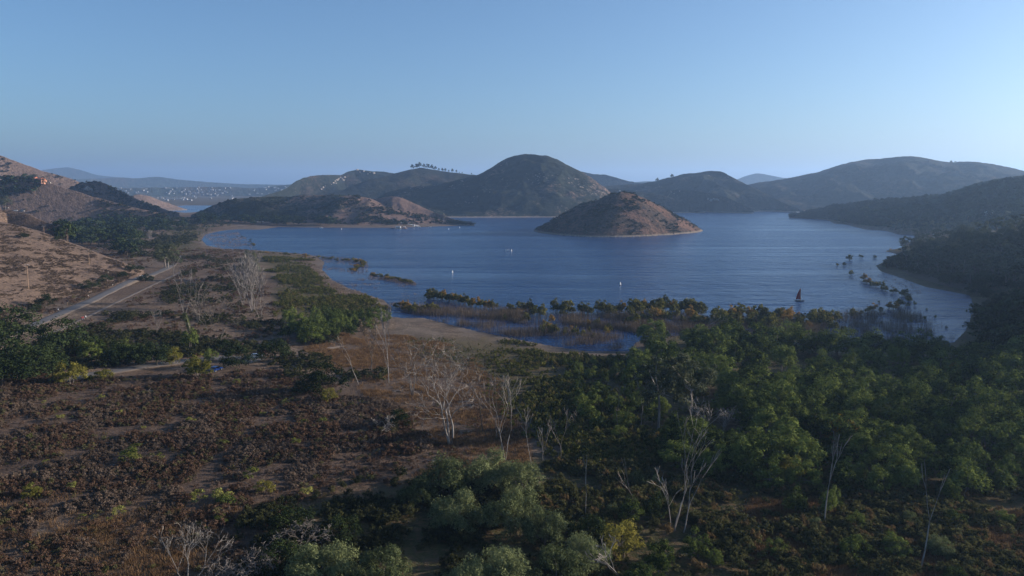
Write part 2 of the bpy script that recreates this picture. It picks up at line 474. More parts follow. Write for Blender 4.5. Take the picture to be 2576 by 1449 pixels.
# ------------------------------------------------------------------ hills
HILLS = {}
def interp(l, u):
    l = sorted(l); return np.interp(u, [p[0] for p in l], [p[1] for p in l])
def smoothc(a, k=3):
    for _ in range(k): a = np.concatenate([a[:1], (a[:-2] + 2 * a[1:-1] + a[2:]) / 4, a[-1:]])
    return a
def hill(name, crest, dcrest, foot, mat, label, amp=.16, gsc=120, seed=1, zf=-1.0, back=1.3, prof=1.0, step=3.2, rows=90, plane=0.0, rough=3.4, flat=False, key=None):
    """crest [(u, v)], dcrest [(u, range)], foot [(u, v)] where the slope meets plane z"""
    u0, u1 = min(p[0] for p in crest), max(p[0] for p in crest)
    U = np.arange(u0, u1 + step, step); vc = smoothc(interp(crest, U), 3); rc = smoothc(interp(dcrest, U), 6)
    vf = interp(foot, U); fx, fy = on_plane(U, vf, plane); rf = np.minimum(np.hypot(fx, fy), rc - 8)
    cx, cy, cz = at_range(U, vc, rc)
    tx, ty = cx / rc, cy / rc
    T = np.concatenate([np.linspace(0, 1, rows), 1 + np.linspace(0, 1, rows // 2)[1:]])
    P = []
    for t in T:
        if t <= 1:
            r = rf + (rc - rf) * t
            s = t ** prof; s = s * .55 + (3 * s * s - 2 * s ** 3) * .45
            # round the top so the crest is not a knife edge
        else:
            q = t - 1; r = rc + (rc - rf) * back * q; s = 1 - (3 * q * q - 2 * q ** 3)
        x, y = tx * r, ty * r; z = zf + (cz - zf) * s
        env = (math.sin(math.pi * min(t, 1)) ** .7 if t < 1 else math.sin(math.pi * (t - 1))) * np.clip(cz - zf, 4, 400)
        wx = x + 60 * (fbm(x, y, 180, 2, seed + 40) - .5); wy = y
        rid = np.abs(fbm(wx, wy, gsc, 4, seed) * 2 - 1)
        rid2 = fbm(x, y, gsc * .45, 4, seed + 9) - .5
        z = z + env * amp * ((.22 - rid) * 1.6 + rid2 * .9)
        z = z + (fbm(x, y, 16, 3, seed + 3) - .5) * rough * np.clip((cz - zf) / 20, 0, 1) * min(1, t * 8)
        P.append(np.stack([x, y, z], -1))
    P = np.array(P)
    o = link(name, mesh_np(name, P.reshape(-1, 3), grid_faces(*P.shape[:2]), 4, True), mat)
    tag(o, label, None, None, 'structure')
    HILLS[key or label] = (P, rows, o)
    return o

m_far = hill_mat('far_hills', (.035, .042, .030), (.10, .085, .065), .48, .004, fine=.03, bumpd=6)
m_chap = hill_mat('chaparral', (.014, .016, .012), (.075, .054, .043), .43, .010, rocks=.0, fine=.13, bumpd=7)
m_rocky = hill_mat('rocky_chaparral', (.014, .017, .012), (.09, .066, .052), .44, .010, rocks=.10, fine=.13, bumpd=4)
m_dry = hill_mat('dry_slope', (.042, .037, .028), (.195, .138, .110), .68, .012, fine=.10, bumpd=2)
m_dry2 = hill_mat('dry_grass_slope', (.062, .045, .036), (.175, .122, .090), .58, .025, fine=.22, bumpd=.8, shore=(.2, .15, .1))
m_isle = hill_mat('island_slope', (.036, .027, .020), (.155, .090, .064), .50, .03, fine=.25, bumpd=1.5, shore=(.17, .14, .11))
m_dome = hill_mat('dome_slope', (.014, .017, .012), (.215, .145, .115), .37, .010, rocks=.12, xdry_lit=(80, 190, .17), fine=.13, bumpd=3)  # right flank painted paler to stand in for its sunlit side
m_pen = hill_mat('peninsula_slope', (.024, .028, .018), (.205, .135, .105), .46, .014, xdry_lit=(-350, -250, .14), fine=.2, bumpd=2)  # browner cover on the right, also standing in for its lit side
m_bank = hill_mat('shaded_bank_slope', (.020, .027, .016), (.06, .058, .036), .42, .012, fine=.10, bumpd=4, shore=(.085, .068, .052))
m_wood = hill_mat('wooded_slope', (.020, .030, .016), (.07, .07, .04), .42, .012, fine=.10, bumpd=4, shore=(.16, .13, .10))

# far ranges
hill('mountain', [(-400,440),(-100,440),(60,436),(110,427),(170,420),(205,428),(240,440),(330,450),(420,456),(600,466)], [(-400,9800),(600,9800)], [(-400,474),(600,474)], m_far,
     'faint blue mountain beyond the left hills', .10, 900, 3, step=6, rows=40)
hill('mountain', [(150,452),(255,449),(300,446),(345,449),(395,444),(450,452),(520,458),(600,463),(720,465),(900,467),(1100,468)], [(150,7300),(1100,7300)], [(150,478),(1100,478)], m_far,
     'long low hazy range behind the far town', .16, 700, 4, step=5, rows=50)
hill('hill', [(200,476),(300,473),(420,471),(560,470),(640,474),(700,468),(740,462),(800,470),(900,474),(1000,478)], [(200,4700),(1000,4700)], [(200,496),(1000,496)], m_far,
     'town-covered rise beyond the far water', .16, 420, 6, step=5, rows=50)
hill('mountain', [(1780,462),(1845,455),(1880,441),(1905,435),(1930,440),(1965,447),(2010,452),(2080,458),(2200,462)], [(1780,6500),(2200,6500)], [(1780,478),(2200,478)], m_far,
     'pale pointed mountain between the two right hills', .10, 500, 8, step=5, rows=40)
hill('hill', [(1540,462),(1590,459),(1620,456),(1650,456),(1700,460),(1760,466)], [(1540,5200),(1760,5200)], [(1540,482),(1760,482)], m_far,
     'small pale hill seen in the gap right of the dome hill', .10, 400, 9, step=5, rows=40)
hill('hill', [(1380,440),(1455,430),(1480,436),(1500,439),(1520,439),(1545,445),(1575,455),(1610,461),(1660,468)], [(1380,3300),(1660,3300)], [(1380,505),(1660,505)], m_chap,
     'blue ridge just behind the right flank of the dome hill', .14, 260, 10, step=4, rows=60)

# big hill on the right
hill('hill', [(1840,472),(1890,463),(1960,452),(2020,441),(2060,432),(2100,418),(2140,408),(2180,401),(2220,399),(2260,394),(2295,394),(2330,398),(2365,406),(2390,410),(2430,407),(2480,411),(2530,419),(2575,430),(2640,440),(2750,455)],
     [(1840,2700),(2200,2950),(2750,2900)], [(1840,531),(2000,532),(2200,534),(2750,540)], m_chap,
     'tallest long hill on the right across the lake', .32, 170, 12, step=3, rows=120, prof=1.05)
# middle right dome
hill('hill', [(1440,476),(1500,468),(1560,466),(1620,462),(1650,455),(1685,446),(1720,438),(1760,434),(1790,429),(1815,432),(1840,445),(1870,460),(1900,474),(1940,496),(1980,515),(2020,530)],
     [(1440,2400),(1790,2350),(2020,1950)], [(1440,533),(1700,535),(1850,533),(2020,531.5)], m_rocky,
     'rounded double-humped hill in the middle distance right of the island', .34, 150, 14, step=3, rows=110)
hill('hill', [(1470,480),(1540,476),(1600,480),(1650,488),(1700,500),(1735,514),(1760,528),(1775,536)], [(1470,2000),(1775,1880)], [(1470,538),(1700,536),(1775,535.5)], m_chap,
     'low spur reaching the water right of the island', .2, 130, 15, step=3, rows=80)
hill('hill', [(1640,486),(1700,478),(1760,481),(1800,488),(1840,502),(1870,516),(1895,531)], [(1640,2060),(1895,1880)], [(1640,534),(1895,533)], m_rocky,
     'rock-specked spur below the double-humped hill', .2, 130, 16, step=3, rows=80)
# rocky ridge and tree ridge, left of the dome
hill('hill', [(640,500),(690,485),(720,475),(745,456),(770,445),(800,441),(830,440),(858,440),(875,432),(900,426),(925,430),(965,432),(1000,438),(1060,450),(1120,460)],
     [(640,2350),(900,2700),(1120,2700)], [(640,520),(1120,520)], m_rocky,
     'rocky ridge behind the peninsula', .30, 170, 18, step=3, rows=110)
hill('hill', [(780,500),(860,478),(920,455),(960,446),(1000,436),(1030,427),(1060,422),(1095,428),(1130,433),(1190,440),(1240,446),(1320,455)],
     [(780,2100),(1060,2350),(1320,2350)], [(780,530),(1320,530)], m_chap,
     'dark ridge carrying a row of eucalyptus on its crest', .28, 190, 19, step=3, rows=110)
# dome hill
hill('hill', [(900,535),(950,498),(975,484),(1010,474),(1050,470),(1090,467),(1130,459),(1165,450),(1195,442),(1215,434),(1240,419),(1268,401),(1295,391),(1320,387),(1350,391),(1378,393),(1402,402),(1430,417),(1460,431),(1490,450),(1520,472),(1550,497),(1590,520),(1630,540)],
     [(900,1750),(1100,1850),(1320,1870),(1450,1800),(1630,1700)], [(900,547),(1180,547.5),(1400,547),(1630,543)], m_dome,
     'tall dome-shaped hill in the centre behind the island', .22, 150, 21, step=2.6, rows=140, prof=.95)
# peninsula
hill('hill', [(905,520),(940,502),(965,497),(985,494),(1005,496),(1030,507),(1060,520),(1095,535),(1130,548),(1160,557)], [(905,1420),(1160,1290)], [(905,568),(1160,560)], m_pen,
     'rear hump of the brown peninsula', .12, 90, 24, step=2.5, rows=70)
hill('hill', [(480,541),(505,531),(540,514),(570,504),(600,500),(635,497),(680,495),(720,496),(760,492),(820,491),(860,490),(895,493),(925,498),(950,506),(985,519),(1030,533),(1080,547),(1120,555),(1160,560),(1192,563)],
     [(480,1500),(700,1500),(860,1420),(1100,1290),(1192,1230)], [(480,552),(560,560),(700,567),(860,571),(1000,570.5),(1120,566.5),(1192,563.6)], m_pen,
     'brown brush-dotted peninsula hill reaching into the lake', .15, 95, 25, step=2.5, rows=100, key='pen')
# island
def island():
    crest = [(1340,581),(1352,572),(1370,562),(1395,548),(1420,536),(1450,521),(1480,506),(1505,493),(1530,483),(1560,477),(1585,479),(1605,487),(1630,499),(1660,515),(1695,536),(1730,557),(1755,573),(1766,581.5)]
    U = np.arange(1338, 1768.5, 1.5)
    NTH, NRr = 160, 60
    x0, y0, z0 = at_range(1562, 477, 1045)
    # foot outline in plan
    front = [(1340,581),(1350,584),(1380,588.5),(1420,592.5),(1480,596.5),(1540,597),(1600,595.5),(1660,592.5),(1710,589),(1745,586),(1767,582)]
    fp = uvp(front)
    back_ = []
    for u, v in ((1750,575),(1690,570.5),(1600,567),(1500,567),(1420,570),(1360,575)): back_.append(tuple(float(c) for c in on_plane(u, v)))
    out = fp + back_
    cxm, cym = float(x0), float(y0)
    ang = np.array([math.atan2(p[1] - cym, p[0] - cxm) for p in out]); rad = np.array([math.hypot(p[0] - cxm, p[1] - cym) for p in out])
    o_ = np.argsort(ang); ang, rad = ang[o_], rad[o_]
    A = np.linspace(-math.pi, math.pi, NTH + 1)
    RA = np.interp(A, np.concatenate([ang - 2*math.pi, ang, ang + 2*math.pi]), np.tile(rad, 3)); RA = smoothc(RA, 1); RA[-1] = RA[0]
    rowsP = []
    for k in range(NRr + 1):
        t = k / NRr
        x = cxm + RA * t * np.cos(A); y = cym + RA * t * np.sin(A)
        s = 1 - t; h = 1.12 * s - .12 * s * s
        h = h * (1 - .0) ; 
        h = (1 - t ** 1.25) * .35 + (1 - t) * .65 if t < 1 else 0
        z = -.8 + (float(z0) + .8) * h
        z = z - 3.0 * math.exp(-(t / .10) ** 2)
        z = z + (fbm(x, y, 42, 4, 77) - .5) * 12 * math.sin(math.pi * t) ** .8 + (fbm(x, y, 7, 3, 78) - .5) * 1.6 * min(1, 8 * (1 - t))
        rowsP.append(np.stack([x, y, z], -1))
    P = np.array(rowsP)[::-1]
    o = link('hill', mesh_np('island', P.reshape(-1, 3), grid_faces(*P.shape[:2]), 4, True), m_isle); o.name = 'island'
    tag(o, 'brown conical island with scattered dark shrubs', None, None, 'structure')
    HILLS['isle'] = (P, P.shape[0], o)
island()
# right near land
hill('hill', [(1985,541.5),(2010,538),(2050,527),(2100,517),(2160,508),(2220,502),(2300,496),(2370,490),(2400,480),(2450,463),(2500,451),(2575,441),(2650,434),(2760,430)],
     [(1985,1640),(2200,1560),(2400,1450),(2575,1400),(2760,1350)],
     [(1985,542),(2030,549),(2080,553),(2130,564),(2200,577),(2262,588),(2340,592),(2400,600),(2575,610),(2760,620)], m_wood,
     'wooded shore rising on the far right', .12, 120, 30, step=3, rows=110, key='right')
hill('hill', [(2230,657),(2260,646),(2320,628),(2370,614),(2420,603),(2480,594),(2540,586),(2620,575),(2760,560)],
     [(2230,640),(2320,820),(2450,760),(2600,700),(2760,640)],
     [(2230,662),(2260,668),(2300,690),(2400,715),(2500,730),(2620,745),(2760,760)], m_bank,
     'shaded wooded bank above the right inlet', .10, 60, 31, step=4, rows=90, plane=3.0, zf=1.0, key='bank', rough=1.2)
# left hills
hill('hill', [(-420,300),(-200,330),(-60,368),(0,391),(40,406),(80,420),(110,431),(150,442),(180,450),(205,460),(240,478),(280,500),(330,520)],
     [(-420,1800),(0,1850),(330,1850)], [(-420,560),(0,548),(330,540)], m_dry,
     'tall dry hill at the far left', .16, 150, 34, step=3.2, rows=110, key='l1')
hill('hill', [(130,500),(165,478),(190,466),(215,458),(238,456),(262,460),(280,470),(305,482),(330,494),(360,508),(390,519),(420,528),(450,535)],
     [(130,1700),(240,1650),(450,1500)], [(130,545),(450,541)], m_dry,
     'dark-topped knoll with a patch of pale boulders', .14, 110, 35, step=3, rows=90, key='l2')
hill('hill', [(300,512),(330,492),(350,489),(370,492),(395,501),(430,514),(455,522),(470,527)], [(300,2250),(470,2250)], [(300,532),(470,529)], m_dry,
     'small brown hill beside the far water', .12, 120, 36, step=3, rows=60)
hill('hill', [(-420,430),(-150,438),(0,452),(60,456),(110,459),(135,463),(165,474),(200,484),(240,497),(290,510),(330,520),(370,530),(420,540)],
     [(-420,1300),(0,1350),(420,1300)], [(-420,590),(0,575),(200,560),(420,550)], m_dry,
     'tan hillside below the terracotta villa', .13, 110, 37, step=3, rows=110, key='l3')
hill('hill', [(-420,490),(-150,505),(-40,522),(0,527),(40,533),(75,540),(105,552),(140,566),(170,575)],
     [(-420,760),(0,800),(170,780)], [(-420,700),(0,640),(100,612),(170,598)], m_dry2,
     'dry shoulder with parked white vehicles at the far left', .10, 70, 38, step=3, rows=80, plane=5, zf=2, key='l4')
hill('hill', [(-420,500),(-150,530),(0,561),(50,570),(100,585),(150,603),(200,622),(250,641),(300,659),(330,672),(350,683),(362,691)],
     [(-420,600),(0,640),(200,600),(300,565),(362,550)], [(-420,1010),(-150,880),(0,826),(60,800),(120,776),(200,748),(280,720),(330,709),(362,704)], m_dry2,
     'dry grass slope above the road on the left', .05, 50, 39, step=3, rows=120, plane=5.5, zf=4.5, rough=1.0, key='near')

SURF = [GROUND] + [h[2] for h in HILLS.values()]
bpy.context.view_layer.update()
def hit(u, v, water=True):
    x, y, k = ray(u, v); d = Vector((float(x), float(y), float(k))).normalized(); o = Vector((0, 0, CAMZ)); best = None
    for s in SURF:
        ok_, p, n, i = s.ray_cast(o, d)
        if ok_ and (best is None or (p - o).length < (best - o).length): best = p.copy()
    if best is None or best.z < 0:
        x, y = on_plane(u, v, 0.0); best = Vector((float(x), float(y), 0.0))
    return best
def drop(x, y):
    z = -100.0
    for s in SURF:
        ok_, p, n, i = s.ray_cast(Vector((x, y, 900)), Vector((0, 0, -1)))
        if ok_: z = max(z, p.z)
    return z
def hpx(p, px):
    """photo pixels -> metres at point p"""
    return px * math.hypot(p.x, p.y) / F * 1.0

# ------------------------------------------------------------------ roads
def strip(name, line, width, mat, label, lift=.12, n=140, kind='structure', plane=None):
    """a draped ribbon through photo points"""
    pts = [hit(u, v) if plane is None else Vector((*[float(c) for c in on_plane(u, v, plane)], plane)) for u, v in line]
    L = np.cumsum([0] + [(pts[i + 1] - pts[i]).length for i in range(len(pts) - 1)])
    q = np.linspace(0, L[-1], n); X = smoothc(np.interp(q, L, [p.x for p in pts]), 6); Y = smoothc(np.interp(q, L, [p.y for p in pts]), 6)
    dx, dy = np.gradient(X), np.gradient(Y); l = np.hypot(dx, dy); nx, ny = -dy / l, dx / l
    K = 5; V = []
    wj = 1 + .06 * (vn(q / 6, q * 0, 3) - .5)
    for i in range(n):
        zc = [max(drop(X[i] + nx[i] * width * k, Y[i] + ny[i] * width * k) for k in (-.5, 0, .5))]
        zm = max(zc)
        for k in range(K):
            s = (k / (K - 1) - .5) * width * wj[i]
            V.append((X[i] + nx[i] * s, Y[i] + ny[i] * s, zm + lift))
    Z = np.array(V).reshape(n, K, 3); Z[:, :, 2] = smoothc(Z[:, 0, 2], 4)[:, None]
    for i in range(n): Z[i, :, 2] = Z[i, 0, 2]
    # skirt so the slab has an edge
    sx = np.stack([nx, ny, nx * 0], -1)[:, None] * 1.6
    Zs = np.concatenate([Z[:, :1] - sx - [0, 0, .75], Z, Z[:, -1:] + sx - [0, 0, .75]], 1)
    mi = np.tile(np.array([1] + [0] * (K - 1) + [1]), n - 1)
    me = mesh_np(name, Zs.reshape(-1, 3), grid_faces(n, K + 2), 4, False, mi); me.materials.append(mat); me.materials.append(M['verge']); o = bpy.data.objects.new(name, me); C.objects.link(o)
    return tag(o, label, None, None, kind)
strip('road', [(-160,905),(-20,860),(60,829),(110,808),(160,786),(210,765),(260,741),(310,715),(350,702),(385,690),(412,679),(432,668),(448,655),(458,642)], 4.8, M['asphalt'], 'grey asphalt road climbing through the dry slope on the left')
strip('path', [(100,852),(150,830),(200,806),(240,786),(280,767),(320,748),(355,731),(390,714),(425,698),(452,685)], 1.1, M['worn'], 'narrow paved path parallel to the road', .1)
strip('track', [(150,955),(220,944),(300,932),(360,922),(420,915),(470,908),(530,902),(560,900),(610,903),(650,910)], 5.5, M['asphalt'], 'shaded paved lane passing the blue car', .1)
strip('path', [(760,885),(800,880),(840,874),(860,871)], 2.5, M['dirt'], 'short pale dirt path in the middle field', .1, 60)
strip('road', [(1004,560),(1016,562.5),(1030,564.5),(1044,567.5),(1054,570)], 6, M['concrete'], 'pale boat ramp road on the peninsula', .4, 60)
strip('path', [(640,561),(690,560),(720,561),(750,563)], 7, M['dirt'], 'bare parking strip below the peninsula trees', .3, 60)

# ------------------------------------------------------------------ foliage geometry
def leaves(rg_, centers, radii, n, size, elong=1.6, jitter=.7, shell=.55, up=0.0):
    """leaf-sized quads spread through ellipsoidal clumps; centers (K,3), radii (K,3)"""
    K = len(centers); w = np.prod(radii, 1) ** (2 / 3); w = w / w.sum()
    k = rg_.choice(K, n, p=w)
    d = rg_.normal(size=(n, 3)); d /= np.linalg.norm(d, axis=1)[:, None] + 1e-9
    d[:, 2] = np.where(d[:, 2] < -.25, -d[:, 2] * .6, d[:, 2])
    rr = (shell + (1 - shell) * rg_.random(n) ** .7)[:, None] * (1 + .12 * rg_.normal(size=(n, 1)))
    c = centers[k] + d * radii[k] * rr
    nr = d + jitter * rg_.normal(size=(n, 3)) + np.array([0, 0, .25]); nr /= np.linalg.norm(nr, axis=1)[:, None]
    a = rg_.normal(size=(n, 3)); a[:, 2] += up; a -= nr * (a * nr).sum(1)[:, None]; a /= np.linalg.norm(a, axis=1)[:, None] + 1e-9
    b = np.cross(nr, a)
    s = size * (.55 + .9 * rg_.random(n))[:, None]
    v = np.stack([c - a * s * elong, c - b * s * .62, c + a * s * elong, c + b * s * .62], 1)
    return v.reshape(-1, 3), np.arange(n * 4).reshape(-1, 4)

def clumps(rg_, kind, w, h, z0, k):
    c = []; r = []
    for i in range(k):
        if kind == 'ragged':
            th = rg_.random() * 6.283; q = rg_.random() ** .55; zz = rg_.random() ** .8
            top = h * (1 - .55 * q ** 2.2)
            c.append((math.cos(th) * w * .44 * q, math.sin(th) * w * .44 * q, z0 + top * (.12 + .74 * zz)))
            s = w * (.06 + .11 * rg_.random() ** 1.5); r.append((s, s, s * (1.0 + .7 * rg_.random())))
        elif kind == 'dome':
            th = rg_.random() * 6.283; ph = math.acos(1 - rg_.random() * 1.75)
            q = .62 + .1 * rg_.random()
            c.append((math.cos(th) * math.sin(ph) * w * .5 * q, math.sin(th) * math.sin(ph) * w * .5 * q, z0 + h * .46 + math.cos(ph) * h * .38))
            s = w * (.13 + .10 * rg_.random()); r.append((s, s, s * (h / w * .8 + .2)))
        elif kind == 'upright':    # several tall pointed heads
            th = rg_.random() * 6.283; q = rg_.random() ** .6
            x, y = math.cos(th) * w * .36 * q, math.sin(th) * w * .36 * q
            top = h * (1 - .45 * q * q) * (.8 + .2 * rg_.random()); f = rg_.random() ** .7
            c.append((x, y, z0 + top * (.15 + .72 * f)))
            s = w * (.125 + .06 * rg_.random()) * (1.15 - .5 * f); r.append((s, s, s * 1.5))
        elif kind == 'open':       # separate tufts high up
            th = rg_.random() * 6.283; q = .25 + .75 * rg_.random() ** .6
            zz = rg_.random()
            c.append((math.cos(th) * w * .42 * q, math.sin(th) * w * .42 * q, z0 + h * (.12 + .8 * zz * (1.05 - .35 * q))))
            s = w * (.085 + .07 * rg_.random()); r.append((s, s, s * .85))
        elif kind == 'column':
            f = rg_.random(); th = rg_.random() * 6.283; q = w * .22 * (1 - .5 * f)
            c.append((math.cos(th) * q, math.sin(th) * q, z0 + h * f)); s = w * .2 * (1.1 - .5 * f); r.append((s, s, s * 1.6))
    return np.array(c), np.array(r)

def grow(rg_, p, d, L, r, depth, out, spread=.6, lift=.15, wob=.16, kids=(2, 4), seg=5, thin=.62, droop=0.0):
    pts = [p.copy()]; rad = [r]; q = p.copy(); dd = d.copy()
    for i in range(seg):
        dd = (dd + Vector(rg_.normal(size=3)) * wob + Vector((0, 0, lift * .25 - droop * .3 * (i / seg)))).normalized()
        q = q + dd * (L / seg); pts.append(q.copy()); rad.append(r * (1 - (1 - thin) * (i + 1) / seg) if depth > 0 else r * (1 - .75 * (i + 1) / seg))
    out.append((pts, rad, depth))
    if depth <= 0: return
    n = int(rg_.integers(kids[0], kids[1] + 1))
    for k in range(n):
        t = 1.0 if k < 2 else .35 + .55 * rg_.random()
        i = min(int(t * seg), seg); base = pts[i]; bd = (pts[i] - pts[max(i - 1, 0)]).normalized()
        ax = bd.cross(Vector(rg_.normal(size=3))).normalized()
        nd = (Matrix.Rotation(spread * (.55 + .7 * rg_.random()), 3, ax) @ bd)
        nd = (nd + Vector((0, 0, lift))).normalized()
        grow(rg_, base, nd, L * (.62 + .22 * rg_.random()), rad[i] * (.72 if k < 2 else .5), depth - 1, out, spread, lift, wob * 1.15, kids, max(3, seg - 1), thin, droop)

def skeleton(seed, h, r0, stems=1, depth=4, spread=.6, lift=.15, lean=(0, 0), kids=(2, 4), wob=.14, first=.36, open_=.25, droop=0.0, rot=0):
    rg_ = np.random.default_rng(seed); out = []
    for s in range(stems):
        a = rot + 6.283 * s / max(stems, 1) + rg_.random() * .5
        d = Vector((lean[0] + (open_ * math.cos(a) if stems > 1 else 0), lean[1] + (open_ * math.sin(a) if stems > 1 else 0), 1)).normalized()
        grow(rg_, Vector((.3 * r0 * math.cos(a) * (stems > 1) * 2, .3 * r0 * math.sin(a) * (stems > 1) * 2, -.4)), d, h * first * (.85 + .3 * rg_.random()), r0 * (.8 if stems > 1 else 1), depth, out, spread, lift, wob, kids, 5, .68, droop)
    top = max(max(p.z for p in o[0]) for o in out); k = h / top
    for pts, rad, dp in out:
        for p in pts: p *= k
    return out
def tubes(out, lo, hi, minr=.035):
    mb = MB()
    for pts, rad, dp in out:
        if lo <= dp <= hi: mb.tube(pts, [max(r, minr) for r in rad], 7 if dp == hi and hi > 2 else (5 if dp > 1 else 3), cap=False)
    return mb

PROTO = {}
def tree_proto(key, kind, w, h, z0, k, n, leaf, mat, barkm, seed, elong=1.6, jitter=.7, shell=.5, stems=2, tr=.16):
    rg_ = np.random.default_rng(seed)
    c, r = clumps(rg_, kind, w, h - z0, z0, k)
    v, f = leaves(rg_, c, r, n, leaf, elong, jitter, shell)
    cm = mesh_np('crown', v, f); cm.materials.append(mat)
    mb = MB()
    for s in range(stems):
        a = 6.283 * s / stems + seed; tgt = c[rg_.choice(len(c), 5 if stems < 3 else 3)]
        b0 = Vector((.25 * stems * math.cos(a), .25 * stems * math.sin(a), -.5)) * (tr * 4)
        mid = Vector((math.cos(a) * w * .07, math.sin(a) * w * .07, z0 + (h - z0) * .25))
        b0.z = -.5
        mb.tube([b0, b0.lerp(mid, .5) + Vector((.1, -.1, 0)), mid], [tr, tr * .8, tr * .6], 6, cap=False)
        for t in tgt:
            t = Vector(t); mb.tube([mid, mid.lerp(t, .5) + Vector(rg_.normal(size=3)) * .2, t], [tr * .5, tr * .35, tr * .15], 4, cap=False)
    tm = mb.mesh('trunk'); tm.materials.append(barkm)
    PROTO.setdefault(key, []).append((cm, tm, h, w))

def put_tree(name, key, p, height, label, cat, group=None, wide=1.0, sink=.1, var=None, crown_mat=None):
    L = PROTO[key]; i = int(rng.integers(len(L))) if var is None else var % len(L)
    cm, tm, h, w = L[i]; s = height / h
    e = empty(name, (p[0], p[1], p[2] - sink), rng.random() * 6.283)
    e.scale = (s * wide, s * wide, s)
    tag(e, label, cat, group)
    for nm, me in (('crown', cm), ('trunk', tm)):
        o = bpy.data.objects.new(nm, me); C.objects.link(o); o.parent = e
        if crown_mat and nm == 'crown':
            o.material_slots[0].link = 'OBJECT'; o.material_slots[0].material = crown_mat
    return e

for s in range(5): tree_proto('willow', 'upright', 8.5, 9.5, 1.0, 24, 3800, .15, M['willow'], M['grey_bark'], 100 + s, 1.7, .42, .6)
for s in range(3): tree_proto('willow', 'ragged', 9.5, 9.5, .6, 46, 4200, .15, M['willow'], M['grey_bark'], 110 + s, 1.7, .5, .5)
for s in range(4): tree_proto('shore', 'upright', 6, 7, .8, 18, 1500, .17, M['willow_dark'], M['dark_bark'], 120 + s, 1.5, .7, .5, 3, .1)
for s in range(4): tree_proto('greyw', 'ragged', 11, 9, .5, 60, 10000, .105, M['grey_willow'], M['grey_bark'], 140 + s, 2.2, .5, .6, 3, .16)
for s in range(4): tree_proto('oak', 'ragged', 10, 7.5, .8, 44, 3400, .18, M['oak'], M['dark_bark'], 160 + s, 1.2, .6, .55)
for s in range(4): tree_proto('euc', 'open', 11, 18, 5, 34, 3400, .19, M['euc'], M['white_bark'], 180 + s, 1.9, .9, .3, 2, .3)
for s in range(3): tree_proto('eucbig', 'ragged', 15, 18, 3.0, 70, 9000, .22, M['euc'], M['white_bark'], 190 + s, 1.6, .7, .4, 2, .35)
for s in range(3): tree_proto('yellow', 'ragged', 7, 6.5, .3, 40, 3000, .14, M['yellow'], M['grey_bark'], 200 + s, 1.3, .7, .5)
for s in range(3): tree_proto('ridge', 'ragged', 13, 20, 3.5, 26, 700, .9, M['oak'], M['dark_bark'], 220 + s, 1.3, .8, .4, 1, .5)
for s in range(4): tree_proto('distoak', 'dome', 10, 8, .6, 12, 300, .62, M['oak'], M['dark_bark'], 240 + s, 1.2, .6, .6, 1, .3)
for s in range(3): tree_proto('disteuc', 'open', 10, 16, 3, 16, 420, .6, M['euc'], M['grey_bark'], 260 + s, 1.3, .8, .4, 1, .35)
for s in range(3): tree_proto('rabbit', 'dome', 2.2, 1.5, .15, 9, 420, .075, M['rabbit'], M['grey_bark'], 280 + s, 1.5, .8, .5, 3, .04)

def scatter(poly, n, spacing, seed, zoff=0.0, tries=60):
    """world points inside a photo polygon (on the ground), spaced in metres"""
    rg_ = np.random.default_rng(seed); us = [p[0] for p in poly]; vs = [p[1] for p in poly]
    W_ = np.array(uvp(poly, 4.0)); x0, x1, y0, y1 = W_[:, 0].min(), W_[:, 0].max(), W_[:, 1].min(), W_[:, 1].max()
    out = []
    X = rg_.uniform(x0, x1, n * tries); Y = rg_.uniform(y0, y1, n * tries); Z = hgt(X, Y)
    u, v = to_uv(X, Y, np.maximum(Z, 0)); ok_ = inpoly(u, v, poly)
    for x, y, z in zip(X[ok_], Y[ok_], Z[ok_]):
        if all((x - a) ** 2 + (y - b) ** 2 > spacing ** 2 for a, b, c in out):
            out.append((x, y, z))
            if len(out) >= n: break
    return out

def where(u, bins):
    for lim, txt in bins:
        if u < lim: return txt
    return bins[-1][1]
# forest on the right ------------------------------------------------
def forest(poly, n, spacing, seed, key, hr, label, group, name='willow_tree', cat='tree', wide=1.0, minz=None):
    k = 0
    for x, y, z in scatter(poly, n, spacing, seed):
        if minz is not None and z < minz: continue
        hh = rng.uniform(*hr); lb, gp = label, group
        if isinstance(label, dict):
            w_ = where(float(to_uv(x, y, z)[0]), label['bins']); lb = label['text'] + ' ' + w_; gp = group + ', ' + w_
        put_tree(name, key, (x, y, max(z, -1.2)), hh, lb, cat, gp, wide * rng.uniform(.95, 1.4)); k += 1
    return k
forest([(1610,868),(1660,853),(1780,847),(1900,858),(2000,876),(2120,894),(2300,897),(2450,900),(2700,900),(2700,990),(1560,985)], 74, 6.2, 11, 'willow', (6.5, 13), {'text': 'rear willow of the right forest', 'bins': [(1780, 'behind the white-trunked eucalyptus'), (1960, 'facing the dense drowned row'), (2110, 'facing the bush island of the inlet'), (2260, 'facing the open inlet'), (2400, 'facing the far end of the inlet'), (9999, 'near the bare shore bend')]}, 'rear willows of the right-hand forest')
forest([(1800,985),(2700,985),(2700,1110),(1870,1110)], 72, 5.8, 12, 'willow', (6, 12.5), {'text': 'bushy green willow', 'bins': [(2020, 'beside the arching bare branches, mid forest'), (2160, 'just behind the tall white trunk top'), (2300, 'mid forest, left of the golden tree column'), (2440, 'mid forest, below the golden orange tree'), (9999, 'mid forest at the right frame edge')]}, 'middle willows of the right-hand forest')
